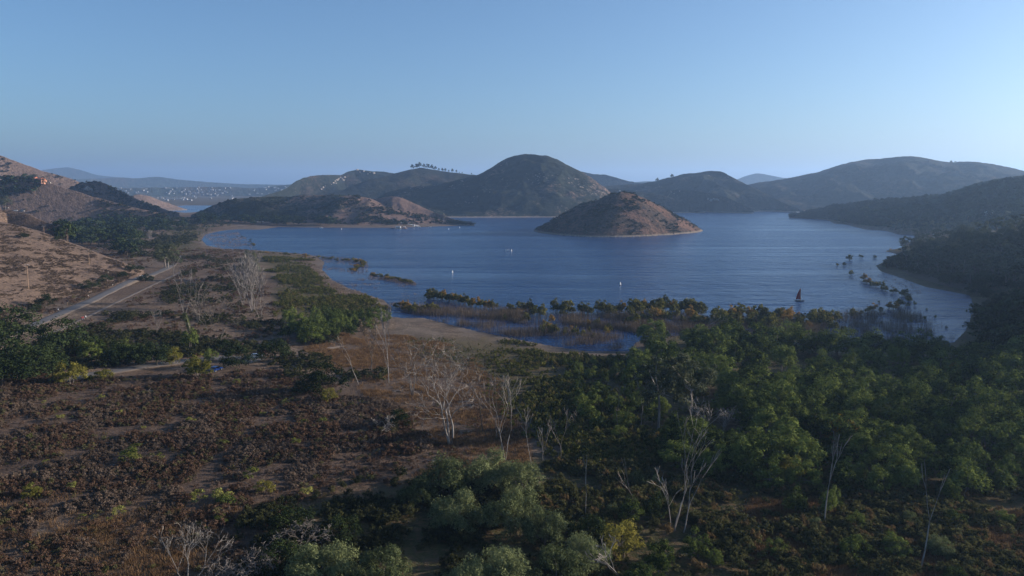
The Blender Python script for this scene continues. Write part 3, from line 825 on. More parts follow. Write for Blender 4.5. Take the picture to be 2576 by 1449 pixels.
forest([(1700,1110),(2700,1110),(2700,1235),(2250,1262),(1950,1240),(1800,1215),(1680,1180)], 66, 5.2, 13, 'willow', (5, 11), {'text': 'willow on the shaded forest front edge', 'bins': [(1860, 'behind the tall leaning bare trunks'), (2020, 'left of the tall white trunk'), (2160, 'around the tall white trunk'), (2290, 'between the white trunk and the leaning pole'), (2420, 'behind the leaning bare pole'), (9999, 'right of the leaning bare pole')]}, 'front willows of the right-hand forest')
forest([(1400,905),(1600,900),(1620,1000),(1440,990)], 26, 4.5, 14, 'willow', (3.5, 5.5), 'young light green willow left of the white-trunked eucalyptus', 'young willows left of the eucalyptus', wide=.75)
forest([(1420,990),(1680,1000),(1700,1110),(1480,1100)], 22, 6, 15, 'willow', (3.5, 6), 'small willow in the shade below the young willows', 'shaded small willows in the centre')
forest([(700,850),(760,812),(850,800),(960,792),(985,806),(940,835),(860,850),(780,868)], 38, 5.0, 16, 'willow', (6, 9), 'leafy green willow in the clump beside the middle dirt patch', 'willow clump by the middle dirt patch', wide=.9)
put_tree('willow_tree', 'willow', hit(2392, 965), 7.5, 'golden orange tree standing out in the right-hand forest', 'tree', crown_mat=M['gold'])
put_tree('willow_tree', 'willow', hit(2120, 1125), 7.5, 'tree with yellowing top near the tall bare trunk in the forest', 'tree', crown_mat=M['gold'])
# flooded willows ------------------------------------------------------
def line_trees(line, n, key, hr, label, group, jit=4, name='flooded_willow', cat='tree', wide=1.0, seed=5, plane=0.0):
    rg_ = np.random.default_rng(seed); q = np.linspace(0, len(line) - 1, n)
    for t in q:
        t = min(max(t + rg_.normal() * .1, 0), len(line) - 1)
        u = np.interp(t, range(len(line)), [p[0] for p in line]) + rg_.normal() * jit
        v = np.interp(t, range(len(line)), [p[1] for p in line]) + rg_.normal() * jit * .55
        x, y = on_plane(u, v, plane); x, y = float(x), float(y)
        put_tree(name, key, (x, y, plane), rng.uniform(*hr), label, cat, group, wide * rng.uniform(.9, 1.2), .4)
line_trees([(1075,752),(1100,750),(1130,757),(1160,765),(1190,772),(1250,780)], 34, 'shore', (4.5, 8), 'flooded olive and yellow willow at the left end of the drowned row', 'drowned willows, left part of the row', 5, seed=21)
line_trees([(1000,778),(1030,782),(1060,784),(1095,780)], 16, 'shore', (4, 6), 'yellow-green willow standing in the water near the bare sandy point', 'drowned willows by the sandy point', 4, seed=22)
line_trees([(1280,788),(1330,788),(1400,790),(1450,790),(1520,788),(1560,792)], 32, 'shore', (4.5, 9), 'drowned willow in the middle of the flooded row', 'drowned willows, middle of the row', 7, seed=23)
line_trees([(1590,790),(1620,785),(1660,783),(1700,785),(1740,788),(1770,792)], 32, 'shore', (6, 9.5), 'drowned willow in the dense dark part of the flooded row', 'drowned willows, dense part of the row', 6, seed=24)
line_trees([(1800,800),(1850,804),(1900,806),(1960,808),(2020,812),(2090,815),(2040,830),(1960,826),(1860,822),(1760,815),(1660,808),(1600,806)], 70, 'shore', (5, 9.5), 'dark drowned willow in the rows left of the red sail', 'drowned willows near the sail', 8, seed=25)
line_trees([(2120,800),(2160,792),(2200,785),(2240,778),(2275,768),(2290,755),(2270,742),(2240,733),(2210,725),(2185,715),(2176,706)], 30, 'shore', (3, 6), 'dark drowned bush in the hooked row at the right inlet', 'hooked row of drowned bushes', 4, seed=26, wide=1.2)
for i, (u, v, h_, l) in enumerate([(2136,655,7,'tallest lone drowned tree off the right shore'), (2123,668,4,'small round drowned bush below the tallest lone tree'), (2105,668,3,'smallest drowned bush left of the lone tree'),
        (2165,650,5,'drowned bush right of the tallest lone tree'), (2200,650,4.2,'drowned bush closest to the right bank among the lone ones'), (2140,692,5,'drowned tree with a trailing branch near the right bank'),
        (2240,632,4,'low green bush in the water off the wooded bank'), (2095,836,6.5,'wide drowned tree in the middle of the right inlet'), (2120,838,4.5,'reddish drowned bush beside the wide one in the inlet'),
        (2325,803,2.6,'thin sapling standing alone in the inlet'), (1590,822,8.5,'single yellow-green tree in the water left of the forest'), (2305,618,3.5,'orange-tinted bush at the water edge of the wooded bank')]):
    x, y = on_plane(u, v, 0); put_tree('flooded_willow', 'shore', (float(x), float(y), 0), h_, l, 'tree', None, 1.15, .5, i)
line_trees([(1350,835),(1390,838),(1420,845),(1450,842),(1500,850),(1540,830),(1440,815),(1330,812),(1260,800)], 30, 'shore', (3, 6), 'small yellow willow among the flooded reeds', 'yellow saplings among the reeds', 10, seed=27, wide=.7)
line_trees([(648,637),(700,641),(760,646),(830,652),(880,656),(912,660),(915,668),(895,674),(890,682)], 60, 'shore', (1.8, 3.8), 'low bush on the thin spit beyond the shallow bay', 'bushes along the thin spit', 3, 'shrub', 'bush', 1.7, 28)
line_trees([(935,692),(965,698),(1000,705),(1035,712)], 26, 'shore', (2.0, 3.6), 'orange-green bush on the small islet in the shallow bay', 'bushes on the islet', 3, 'shrub', 'bush', 1.6, 29)
line_trees([(620,610),(640,618),(625,600),(600,596)], 12, 'shore', (1.5, 2.5), 'low bush beside the upper marsh pond', 'bushes by the marsh pond', 4, 'shrub', 'bush', 1.8, 30)

# grey willows in the bottom centre ------------------------------------
GW = [(1120,1250,8.5,1.0,'grey-green willow just below the largest dead tree'), (1225,1235,9,1.05,'wide grey-green willow in front of the forked bare tree'), (1310,1250,8,1,'grey willow right of the wide one in the lower centre'),
      (1150,1330,7.5,1,'mid-height grey willow left of the lower-centre pair'), (1290,1345,8,1,'olive-leaved willow mixed with yellowing leaves'), (815,1480,7.6,1.1,'pale grey-green willow cropped by the lower left centre edge'),
      (965,1490,7.2,1.0,'rounded grey-green willow beside the dark gap at the bottom'), (1250,1500,8.2,1.05,'large grey willow at the bottom centre'), (1180,1530,6.5,1,'low grey willow cropped by the bottom centre edge'),
      (1370,1370,7,.9,'slender bluish willow right of the lower centre thicket'), (1400,1480,7,1,'dim grey willow at the bottom right of centre'), (1050,1270,5.5,.9,'small grey willow at the left rim of the thicket'),
      (1470,1440,6.5,1,'dusky willow behind the arching dead branch')]
for i, (u, v, h_, w_, l) in enumerate(GW):
    x, y = on_plane(u, v, 4.5); x, y = float(x), float(y); put_tree('willow_tree', 'greyw', (x, y, float(hgt(x, y))), h_, l, 'tree', 'grey willows of the lower centre', w_, .2, i)
for i, (u, v, h_, w_, k, l) in enumerate([(735,1350,5.5,1.1,'oak','dim dark bush behind the drooping dead twigs'), (860,1360,4.5,1.2,'oak','dark spreading bush in the shaded hollow'), (700,1440,5,1.2,'oak','dark shrub right of the bottom dead tree'),
        (1560,1400,6.5,1,'yellow','yellow-green tree above the arching dead branch'), (1660,1440,6,1.1,'willow','dark green bush at the foot of the tall leaning bare trunks'), (1750,1400,5,1,'willow','low green bush right of the leaning bare trunks'),
        (1620,1500,6,1.1,'willow','dark green bush at the bottom right of centre'), (1480,1370,5.5,1,'oak','dark tree behind the small leaning snag'), (1590,1310,4.6,1.2,'willow','round dark bush below the small leaning snag'),
        (2090,1300,7,.6,'willow','narrow leafy tree hugging the tall bare trunk on the right'), (2000,1290,5.5,.9,'willow','willow left of the tall bare trunk on the right'), (2390,1270,5.5,.9,'willow','bushy tree behind the leaning bare pole'),
        (2480,1240,5,.9,'willow','low green bush at the forest edge far right'), (1750,1200,6,.9,'willow','leafy tree behind the tall leaning bare trunks'), (2250,1400,4,1.2,'willow','green bush in the lower right clearing'),
        (1985,1215,6.5,.9,'yellow','olive tree at the left front of the forest')]):
    x, y = on_plane(u, v, 4.5); x, y = float(x), float(y); put_tree('tree' if k != 'willow' else 'willow_tree', k, (x, y, float(hgt(x, y))), h_, l, 'tree', None, w_, .2, i)

# trees on the left ------------------------------------------------------
LT = [(20,870,11,1.2,'oak','tall dark oak at the left frame edge beside the road'), (-40,900,10,1.3,'oak','dark oak cut by the left frame edge'), (60,960,9,1.2,'oak','massive shaded oak at the lower left thicket'), (0,975,9,1.3,'oak','dark oak at the lower left corner of the thicket'),
      (150,895,9.5,1.15,'oak','round dark oak in front of the road bend'), (110,935,7,1.1,'oak','dark tree below the round oak'), (225,905,6,1.1,'willow','green tree right of the round oak'), (182,965,6.8,1.05,'yellow','pale yellow-green tree at the left thicket rim'),
      (255,955,3.6,1.6,'yellow','low yellow-green bush beside the lane'), (140,962,2.8,1.2,'yellow','small round olive bush left of the pale tree'), (290,920,6.5,1.1,'oak','dark tree above the lane, left of three'), (345,918,7,1.1,'oak','dark tree above the lane, middle of three'),
      (395,920,6.8,1.1,'oak','dark tree above the lane, right of three'), (240,900,7,1,'willow','bright-topped willow in the left thicket'), (310,895,6,1,'willow','yellow-tipped willow in the left thicket'), (440,915,5.5,.9,'yellow','yellow-orange tree beside the lane'),
      (500,948,7.6,1.0,'yellow','bright yellow-green tree beside the blue car'), (480,880,8.5,.8,'willow','leafy tree wrapped round the vine-covered stump'), (600,926,6.6,1.05,'oak','dark oak right of the blue car'), (688,908,7,1.15,'oak','broad dark oak past the lane end'),
      (820,990,8,1.0,'oak','dark grey-green oak left of the leaning dead tree'), (827,1010,3.8,1,'yellow','orange-tinted bush under the dark grey oak'), (530,905,4,1.2,'willow','green bushes by the shaded lane'), (560,880,4,1.2,'oak','dark low tree behind the lane'),
      (1000,1070,3.6,1.3,'oak','dark shrub beside the small white snag'), (730,815,8,1.0,'willow','leftmost tree of the middle willow clump'), (760,985,3.2,1.2,'oak','low dark bush in the brown field'), (1650,1300,4,1,'oak','shaded tree above the leaning trunks')]
for i, (u, v, h_, w_, k, l) in enumerate(LT):
    p = hit(u, v); put_tree({'oak': 'oak_tree', 'yellow': 'sycamore_tree', 'willow': 'willow_tree'}[k], k, p, h_ * (1.32 if u < 175 and k == 'oak' else 1.15), l, 'tree', None, w_, .2, i)
for i, (u, v, h_, w_, l) in enumerate([(116,770,6,1.3,'round oak on the dry slope left of the road'), (227,728,5.5,1.6,'flat-topped oak on the slope above the road'), (267,709,4.5,1.5,'low oak next to the flat-topped oak'), (308,698,4,1.3,'small oak above the road, nearest the bend'),
        (330,682,4.6,1.3,'larger of two dark oaks by the far road bend'), (351,681,3.8,1.2,'smaller of two dark oaks by the far road bend'), (90,783,3.4,1.3,'small yellowish oak bush below the round oak'), (58,600,4,1.6,'lone shrub-like oak high on the grass slope'), (147,605,3.5,1.4,'small dark oak on the brow of the slope'),
        (367,710,5.5,1.2,'round-headed tree standing between road and path')]):
    put_tree('oak_tree', 'oak', hit(u, v), h_, l, 'tree', 'oaks on the dry slope', w_, .1, i)
put_tree('eucalyptus_tree', 'eucbig', hit(420, 674), 20, 'broad grey-green eucalyptus at the road bend', 'tree', None, 1.15, .2, 1)
put_tree('eucalyptus_tree', 'eucbig', hit(628, 706), 21, 'dull eucalyptus behind the big white dead tree', 'tree', None, .7, .2, 2)
put_tree('eucalyptus_tree', 'eucbig', hit(12, 527), 24, 'pale-trunked eucalyptus by the parked white vehicles', 'tree', None, 1.2, .2, 0)
put_tree('eucalyptus_tree', 'euc', hit(1655, 1080), 19, 'left one of the two sparse white-trunked eucalyptus in the centre right', 'tree', None, 1.05, .2, 0)
put_tree('eucalyptus_tree', 'euc', hit(1735, 1075), 20, 'right one of the two sparse white-trunked eucalyptus in the centre right', 'tree', None, 1.1, .2, 3)

# distant woods, tree by tree -------------------------------------------
def far_trees(poly, n, key, hr, label, group, seed, name='oak_tree', wide=1.0):
    rg_ = np.random.default_rng(seed); us = [p[0] for p in poly]; vs = [p[1] for p in poly]; k = 0
    for _ in range(n * 40):
        u = rg_.uniform(min(us), max(us)); v = rg_.uniform(min(vs), max(vs))
        if not inpoly(np.array([u]), np.array([v]), poly)[0]: continue
        p = hit(u, v)
        if p.z < .05: continue
        lb, gp = label, group
        if isinstance(label, dict): w_ = where(u, label['bins']); lb = label['text'] + ' ' + w_; gp = group + ', ' + w_
        put_tree(name, key, p, rg_.uniform(*hr), lb, 'tree', gp, wide * rg_.uniform(.9, 1.3), .3); k += 1
        if k >= n: break
far_trees([(110,585),(230,580),(330,590),(345,622),(240,622),(130,602)], 56, 'distoak', (10, 17), 'dark tree in the grove below the utility poles', 'grove below the utility poles', 41, wide=1.1)
far_trees([(150,568),(260,556),(400,558),(480,566),(420,590),(300,580)], 70, 'distoak', (7, 14), 'tree in the distant belt across the left valley', 'distant tree belt across the left valley', 42)
far_trees([(490,553),(600,556),(760,560),(860,568),(830,571),(650,566),(500,566)], 52, 'distoak', (9, 15), 'dark oak along the foot of the peninsula', 'oaks at the foot of the peninsula', 43)
far_trees([(10,455),(90,452),(120,475),(60,500),(0,505)], 26, 'distoak', (8, 13), 'dark tree on the slope below the villa', 'trees below the villa', 44)
far_trees([(2250,575),(2350,560),(2575,555),(2620,640),(2620,730),(2440,715),(2330,690),(2260,660)], 120, 'disteuc', (7, 19), {'text': 'tall dark tree on the shaded right bank', 'bins': [(2330, 'above the pointed shore'), (2400, 'behind the small gravel point'), (2470, 'below the small white house'), (2530, 'left of the pale-roofed lodge'), (9999, 'around the pale-roofed lodge')]}, 'trees on the shaded right bank', 45, 'eucalyptus_tree', 1.1)
far_trees([(2060,545),(2200,535),(2420,520),(2600,515),(2600,560),(2340,575),(2180,572)], 90, 'distoak', (6, 12), {'text': 'dark tree on the hazy right shore', 'bins': [(2180, 'near its low tip'), (2280, 'above the first shore bend'), (2390, 'above the low white shed'), (2480, 'left of the small white house'), (9999, 'right of the small white house')]}, 'trees on the hazy right shore', 46, 'shore_tree')
far_trees([(280,612),(350,618),(350,650),(300,640)], 6, 'distoak', (8, 13), 'round tree at the near end of the grove', 'trees at the near end of the grove', 47, wide=1.2)
rp = np.stack([rng.uniform(190, 640, 2600), rng.uniform(170, 860, 2600)], -1); rp = rp[np.abs(rp[:, 0] - .65 * rp[:, 1] - 75) < 80]
rp = np.concatenate([rp, np.stack([rng.uniform(40, 330, 2200), rng.uniform(30, 320, 2200)], -1)]); rp = rp[rp[:, 0] > .655 * rp[:, 1] + 6]
SIDE = np.stack([rp[:, 0], rp[:, 1], hgt(rp[:, 0], rp[:, 1])], -1); SIDE = SIDE[SIDE[:, 2] > .5]
far_trees([(2290,655),(2350,632),(2450,615),(2575,600),(2600,640),(2500,670),(2380,680),(2300,675)], 30, 'eucbig', (10, 19), {'text': 'large crowned tree rising over the shaded right bank', 'bins': [(2380, 'near its point'), (2480, 'midway along it'), (9999, 'at the right frame edge')]}, 'large trees on the shaded right bank', 50, 'eucalyptus_tree')
far_trees([(2340,690),(2440,705),(2575,730),(2575,800),(2500,800),(2450,760)], 26, 'oak', (4, 8), 'round dark bush on the beach behind the right inlet', 'bushes behind the right inlet', 52, 'shore_bush', 1.2)
for i, (u, v, h_) in enumerate([(2210,762,2.2),(2235,775,3),(2262,790,2),(2290,812,2.6),(2330,780,1.8),(2352,800,2.2),(2300,768,3.2),(2180,840,2.4),(2245,842,2),(2380,826,1.8),(2215,815,2.2),(2340,838,2.6)]):
    x, y = on_plane(u, v, 0); put_tree('flooded_sapling', 'shore', (float(x), float(y), 0), h_, 'thin drowned sapling scattered in the pale shallows of the right inlet', 'sapling', 'drowned saplings in the right inlet', .8, .3, i)
for k, (x, y, z) in enumerate(scatter([(1880,1270),(2250,1280),(2700,1250),(2700,1560),(1800,1560),(1780,1400)], 20, 6.0, 53)):
    put_tree('shrub', ('willow', 'oak', 'yellow', 'greyw')[k % 4], (x, y, z), rng.uniform(1.8, 4.2), 'leafy green shrub standing above the olive brush of the lower right clearing', 'shrub', 'taller shrubs of the lower right clearing', rng.uniform(.8, 1.2), .2, crown_mat=M['willow'] if k % 4 in (1, 2) else None)
for k, (u, v, h_) in enumerate([(1600,1215,3.4),(1622,1228,2.8),(1650,1222,3.2),(1560,1250,2.6),(1585,1275,3),(1540,1290,2.6)]):
    x, y = on_plane(u, v, 4.8); put_tree('shrub', 'greyw', (float(x), float(y), float(hgt(float(x), float(y)))), h_, 'small bluish-grey shrub around the snag leaning left', 'shrub', 'bluish shrubs by the leaning snag', .7, .1, k)
far_trees([(2262,590),(2340,580),(2440,575),(2520,590),(2420,606),(2330,632),(2270,628)], 60, 'disteuc', (7, 14), 'grey-green tree behind the crest of the shaded right bank', 'trees behind the shaded right bank', 49)
far_trees([(2460,770),(2640,760),(2660,900),(2440,900)], 45, 'distoak', (5, 9), 'dark bush on the shore right of the inlet', 'bushes right of the inlet', 48, 'shore_bush', 1.2)
RT = [(1036,424,1),(1046,422,1),(1056,421,1.1),(1066,421,.9),(1075,422,1.1),(1085,424,1),(1095,427,.8),(1103,429,.6),(1113,430,.75),(1120,431,.7),(1128,432,.5),(1138,433,.75),(1147,434,.6),(1155,435,.3),(1162,436,.3),(1186,440,.4),(1090,427,.5),(1050,423,.9)]
for i, (u, v, s) in enumerate(RT):
    x, y, z = at_range(u, v + 1, 2345 if u < 1190 else 2340)
    z = drop(float(x), float(y)); put_tree('eucalyptus_tree', 'ridge', (float(x), float(y), z), 17.5 * s, 'slender eucalyptus on the crest of the dark ridge', 'tree', 'eucalyptus row on the ridge crest', 1.0, .5, i)
put_tree('oak_tree', 'distoak', hit(1551, 481), 7, 'lone round bush on the top of the island', 'tree')

# ------------------------------------------------------------------ dead trees
def dead(u, vb, vt, label, stems=1, depth=4, spread=.6, lift=.15, lean=(0, 0), kids=(2, 4), wob=.14, first=.36, open_=.25, r=None, bark_='white_bark', seed=1, droop=0.0, leaf=None, rot=0, minr=.035, group=None):
    p = hit(u, vb) if vb < 1420 else Vector((*[float(c) for c in on_plane(u, vb, 4.5)], 0)); 
    if vb >= 1420: p.z = float(hgt(p.x, p.y))
    rr = math.hypot(p.x, p.y); _, _, zt = at_range(u, vt, rr); h = float(zt) - p.z
    r = (r or max(.09, h * .014)) * .8
    sk = skeleton(seed, h, r, stems, depth, spread, lift, lean, kids, wob, first, open_, droop, rot)
    e = empty('dead_tree', p); tag(e, label, 'dead tree', group)
    tubes(sk, depth, depth, minr).build('trunk', M[bark_], e)
    tubes(sk, 0, depth - 1, minr).build('branches', M[bark_], e)
    if leaf:
        rg_ = np.random.default_rng(seed); c = []; 
        for pts, rad, dp in sk:
            for q in pts[1:]:
                if q.z > h * leaf[1]: c.append(tuple(q))
        c = np.array(c); c = c[rg_.choice(len(c), min(len(c), 60))]; rd = np.full((len(c), 3), leaf[2])
        v, f = leaves(rg_, c, rd, leaf[3], .11, 2.2, 1, .1)
        me = mesh_np('withered_leaves', v, f); me.materials.append(M[leaf[0]]); o = bpy.data.objects.new('withered_leaves', me); C.objects.link(o); o.parent = e
    return e
dead(1131, 1120, 838, 'largest bare dead tree in the centre with wide pale limbs', 3, 5, .60, .14, (0, 0), (2, 3), .20, .32, .16, .40, seed=3, minr=.03)
dead(1038, 995, 850, 'bare dead tree with crooked limbs left of the largest one', 3, 4, .6, .08, (0, 0), (2, 3), .18, .34, .30, .26, 'grey_bark', seed=8)
dead(977, 963, 768, 'slim white dead tree with an upright vase-shaped top', 1, 4, .38, .25, (0, 0), (2, 3), .06, .5, .2, .20, 'pale_bark', seed=12, minr=.045)
dead(936, 942, 795, 'dead tree with hanging withered brown leaves', 1, 3, .3, .25, (0.02, 0), (2, 3), .06, .45, .2, .20, 'grey_bark', seed=14, leaf=('brownleaf', .3, .8, 1500))
dead(902, 966, 832, 'thin dead tree leaning left with arching limbs', 1, 3, .5, .12, (-.22, 0), (2, 2), .07, .55, .2, .17, seed=17, droop=.12)
dead(1268, 1162, 930, 'forked bare tree with long limbs sweeping right', 3, 4, .42, .18, (.16, 0), (2, 3), .12, .36, .35, .17, seed=21, minr=.03)
dead(1213, 1085, 868, 'thin dark dead trunk right of the largest dead tree', 1, 4, .45, .15, (.0, 0), (2, 3), .07, .5, .2, .17, 'dark_bark', seed=23)
dead(1250, 1100, 925, 'pale spindly tree behind the forked bare tree', 1, 4, .4, .2, (0, 0), (2, 3), .08, .4, .2, .12, 'grey_bark', seed=24)
dead(635, 786, 620, 'big white dead tree with dense fanning branches', 4, 4, .34, .22, (0, 0), (3, 4), .10, .30, .22, .28, 'pale_bark', seed=27, minr=.05)
dead(612, 770, 622, 'white dead tree at the left of the dense fanning one', 2, 4, .36, .22, (-.08, 0), (3, 4), .10, .30, .16, .20, 'pale_bark', seed=28, minr=.04)
dead(655, 810, 690, 'slim pale dead tree right of the dense fanning one', 2, 3, .35, .22, (0, 0), (2, 3), .08, .5, .2, .14, seed=29, minr=.05)
dead(465, 790, 648, 'bare tree with five long rising limbs near the path', 2, 3, .42, .20, (0, 0), (2, 3), .07, .35, .35, .18, 'pale_bark', seed=31, minr=.05)
dead(497, 815, 690, 'thin leaning dead tree behind the vine-covered stump', 2, 3, .4, .2, (.10, 0), (2, 3), .08, .4, .2, .12, seed=32, minr=.04)
dead(524, 838, 735, 'grey dead tree with fine twigs in the middle brush', 2, 5, .5, .12, (0, 0), (2, 4), .12, .34, .2, .16, 'grey_bark', seed=33)
dead(393, 848, 775, 'small pale dead sapling in the middle brush', 1, 3, .4, .2, (-.05, 0), (2, 3), .08, .4, .2, .12, seed=34)
dead(556, 875, 822, 'tiny white dead sapling above the lane', 1, 3, .35, .25, (0, 0), (2, 3), .06, .45, .2, .08, seed=35)
dead(603, 795, 710, 'faint bare pole among the white dead trees', 1, 2, .3, .3, (0, 0), (2, 2), .05, .6, .2, .10, 'grey_bark', seed=36)
dead(1695, 1335, 1010, 'tall leaning bare tree with white trunks at the lower right centre', 2, 4, .34, .2, (.10, 0), (2, 2), .08, .42, .10, .17, seed=41, minr=.03)
dead(1718, 1340, 1120, 'second bare trunk crossing the tall leaning one', 1, 3, .4, .2, (.18, 0), (2, 3), .08, .45, .2, .14, seed=42)
dead(1688, 1325, 1170, 'short crooked snag left of the tall leaning trunks', 1, 3, .4, .15, (-.10, 0), (2, 3), .1, .45, .2, .12, seed=43)
dead(2074, 1330, 1085, 'tall white dead trunk with a twiggy top on the right', 1, 3, .26, .3, (-.04, 0), (2, 3), .06, .60, .2, .16, seed=44, minr=.045)
dead(2312, 1440, 1150, 'single bare pole leaning right with two stub branches', 1, 2, .30, .3, (.22, 0), (2, 2), .05, .70, .2, .16, seed=45, minr=.05)
dead(1336, 1168, 1030, 'thin bare sapling behind the grey willows', 1, 3, .35, .25, (-.06, 0), (2, 3), .08, .5, .2, .09, seed=46)
dead(1366, 1172, 1065, 'short forked sapling right of the thin one', 2, 3, .35, .25, (.04, 0), (2, 2), .08, .45, .1, .09, seed=47)
dead(1412, 1170, 1030, 'dim twiggy sapling in the shaded centre', 1, 4, .45, .2, (0, 0), (2, 3), .1, .4, .2, .10, 'grey_bark', seed=48)
dead(1472, 1310, 1140, 'straight thin bare pole rising from the dark shrubs', 1, 2, .25, .3, (0, 0), (2, 2), .03, .65, .2, .09, seed=49)
dead(1600, 1280, 1155, 'snag leaning left above the bluish shrubs', 1, 3, .35, .15, (-.42, 0), (2, 3), .06, .6, .2, .13, 'grey_bark', seed=50)
dead(1552, 1085, 960, 'thin dead trunk among the shaded small willows', 1, 3, .35, .2, (0, 0), (2, 3), .05, .5, .2, .11, 'grey_bark', seed=51)
dead(1612, 1075, 940, 'white streaked dead stem left of the eucalyptus', 1, 3, .35, .2, (.05, 0), (2, 3), .05, .5, .2, .12, seed=52)
dead(1790, 1110, 985, 'arching bare branches at the forest edge', 2, 4, .6, .05, (.2, 0), (2, 4), .12, .3, .4, .14, seed=53)
dead(965, 1082, 1040, 'small white snag in the dark field', 3, 4, .7, 0, (-.1, 0), (2, 4), .15, .3, .7, .12, seed=54)
dead(478, 1478, 1300, 'dead tree with sprawling white limbs at the bottom left', 3, 5, .45, .12, (-.2, 0), (2, 3), .14, .36, .55, .15, seed=55, minr=.018)
dead(610, 1475, 1380, 'low tangle of drooping white twigs at the bottom left', 4, 5, .7, .0, (0, 0), (2, 4), .2, .3, .6, .10, 'grey_bark', seed=56, droop=.6)
dead(760, 1395, 1315, 'drooping grey dead twigs above the dark hollow', 3, 5, .6, .0, (0, 0), (2, 4), .2, .34, .3, .09, 'grey_bark', seed=57, droop=.9)
dead(1575, 1470, 1345, 'arching dead branch curving left at the bottom', 1, 4, .55, .05, (-.30, 0), (2, 3), .1, .5, .2, .13, seed=58)
dead(1753, 870, 785, 'bare forked top rising above the forest rear', 1, 4, .5, .1, (0, 0), (2, 3), .12, .4, .2, .16, seed=59)
dead(1114, 564, 536, 'lone white dead tree near the tip of the peninsula', 1, 4, .45, .2, (0, 0), (2, 3), .1, .4, .2, .45, seed=60, minr=.2)
dead(2470, 1155, 1090, 'faint bare stems inside the dark forest', 2, 3, .4, .2, (0, 0), (2, 3), .1, .4, .2, .10, 'grey_bark', seed=61)
dead(378, 603, 578, 'pale dead tree beyond the grove', 2, 4, .5, .1, (0, 0), (2, 4), .1, .4, .3, .25, seed=62, minr=.09)
dead(350, 598, 568, 'spreading grey dead tree behind the grove', 3, 4, .5, .1, (0, 0), (2, 4), .1, .4, .3, .25, 'grey_bark', seed=63, minr=.09)
dead(1965, 1190, 1120, 'thin bare snag at the left rim of the forest', 1, 4, .5, .1, (.1, 0), (2, 3), .12, .4, .2, .09, 'grey_bark', seed=64)
# vine-wrapped leaning stump
p = hit(478, 835); e = tag(empty('tree_stump', p), 'leaning stump thickly wrapped in pale vines', 'stump')
mb = MB(); mb.tube([(0, 0, -.3), (-.5, 0, 2.5), (-1.2, 0, 5), (-1.6, 0, 7.2)], [.6, .5, .4, .25], 8); mb.build('trunk', M['grey_bark'], e, True)
c = np.array([(-.05 - .24 * z, 0, z) for z in np.linspace(.5, 7, 14)]); v, f = leaves(rng, c, np.full((14, 3), .95), 2200, .12, 1.6, .8, .3)
me = mesh_np('vines', v, f); me.materials.append(M['grey_willow']); o = bpy.data.objects.new('vines', me); C.objects.link(o); o.parent = e

# ------------------------------------------------------------------ stuff: brush and grass nobody could count
def gn_tree(nv):
    g = bpy.data.node_groups.new('scatter', 'GeometryNodeTree')
    g.interface.new_socket('Geometry', in_out='INPUT', socket_type='NodeSocketGeometry'); g.interface.new_socket('Geometry', in_out='OUTPUT', socket_type='NodeSocketGeometry')
    N, L = g.nodes, g.links; gi, go = N.new('NodeGroupInput'), N.new('NodeGroupOutput')
    def named(n, t):
        a = N.new('GeometryNodeInputNamedAttribute'); a.data_type = t; a.inputs[0].default_value = n; return a.outputs[0]
    kind = named('proto', 'INT')
    def sep(val):
        c = N.new('FunctionNodeCompare'); c.data_type = 'INT'; c.operation = 'EQUAL'; L.new(kind, c.inputs['A'] if False else c.inputs[2]); c.inputs[3].default_value = val
        s = N.new('GeometryNodeSeparateGeometry'); s.domain = 'POINT'; L.new(gi.outputs[0], s.inputs[0]); L.new(c.outputs[0], s.inputs[1]); return s.outputs[0]
    j = N.new('GeometryNodeJoinGeometry')
    for k in reversed(range(nv)):
        gi_ = N.new('GeometryNodeGeometryToInstance'); L.new(sep(k), gi_.inputs[0]); L.new(gi_.outputs[0], j.inputs[0])
    ip = N.new('GeometryNodeInstanceOnPoints'); L.new(sep(-1), ip.inputs['Points']); L.new(j.outputs[0], ip.inputs['Instance'])
    ip.inputs['Pick Instance'].default_value = True; L.new(named('pick', 'INT'), ip.inputs['Instance Index'])
    cx = N.new('ShaderNodeCombineXYZ'); L.new(named('turn', 'FLOAT'), cx.inputs[2])
    try:
        er = N.new('FunctionNodeEulerToRotation'); L.new(cx.outputs[0], er.inputs[0]); L.new(er.outputs[0], ip.inputs['Rotation'])
    except Exception: L.new(cx.outputs[0], ip.inputs['Rotation'])
    L.new(named('size', 'FLOAT_VECTOR'), ip.inputs['Scale']); L.new(ip.outputs[0], go.inputs[0])
    return g
GN = {}
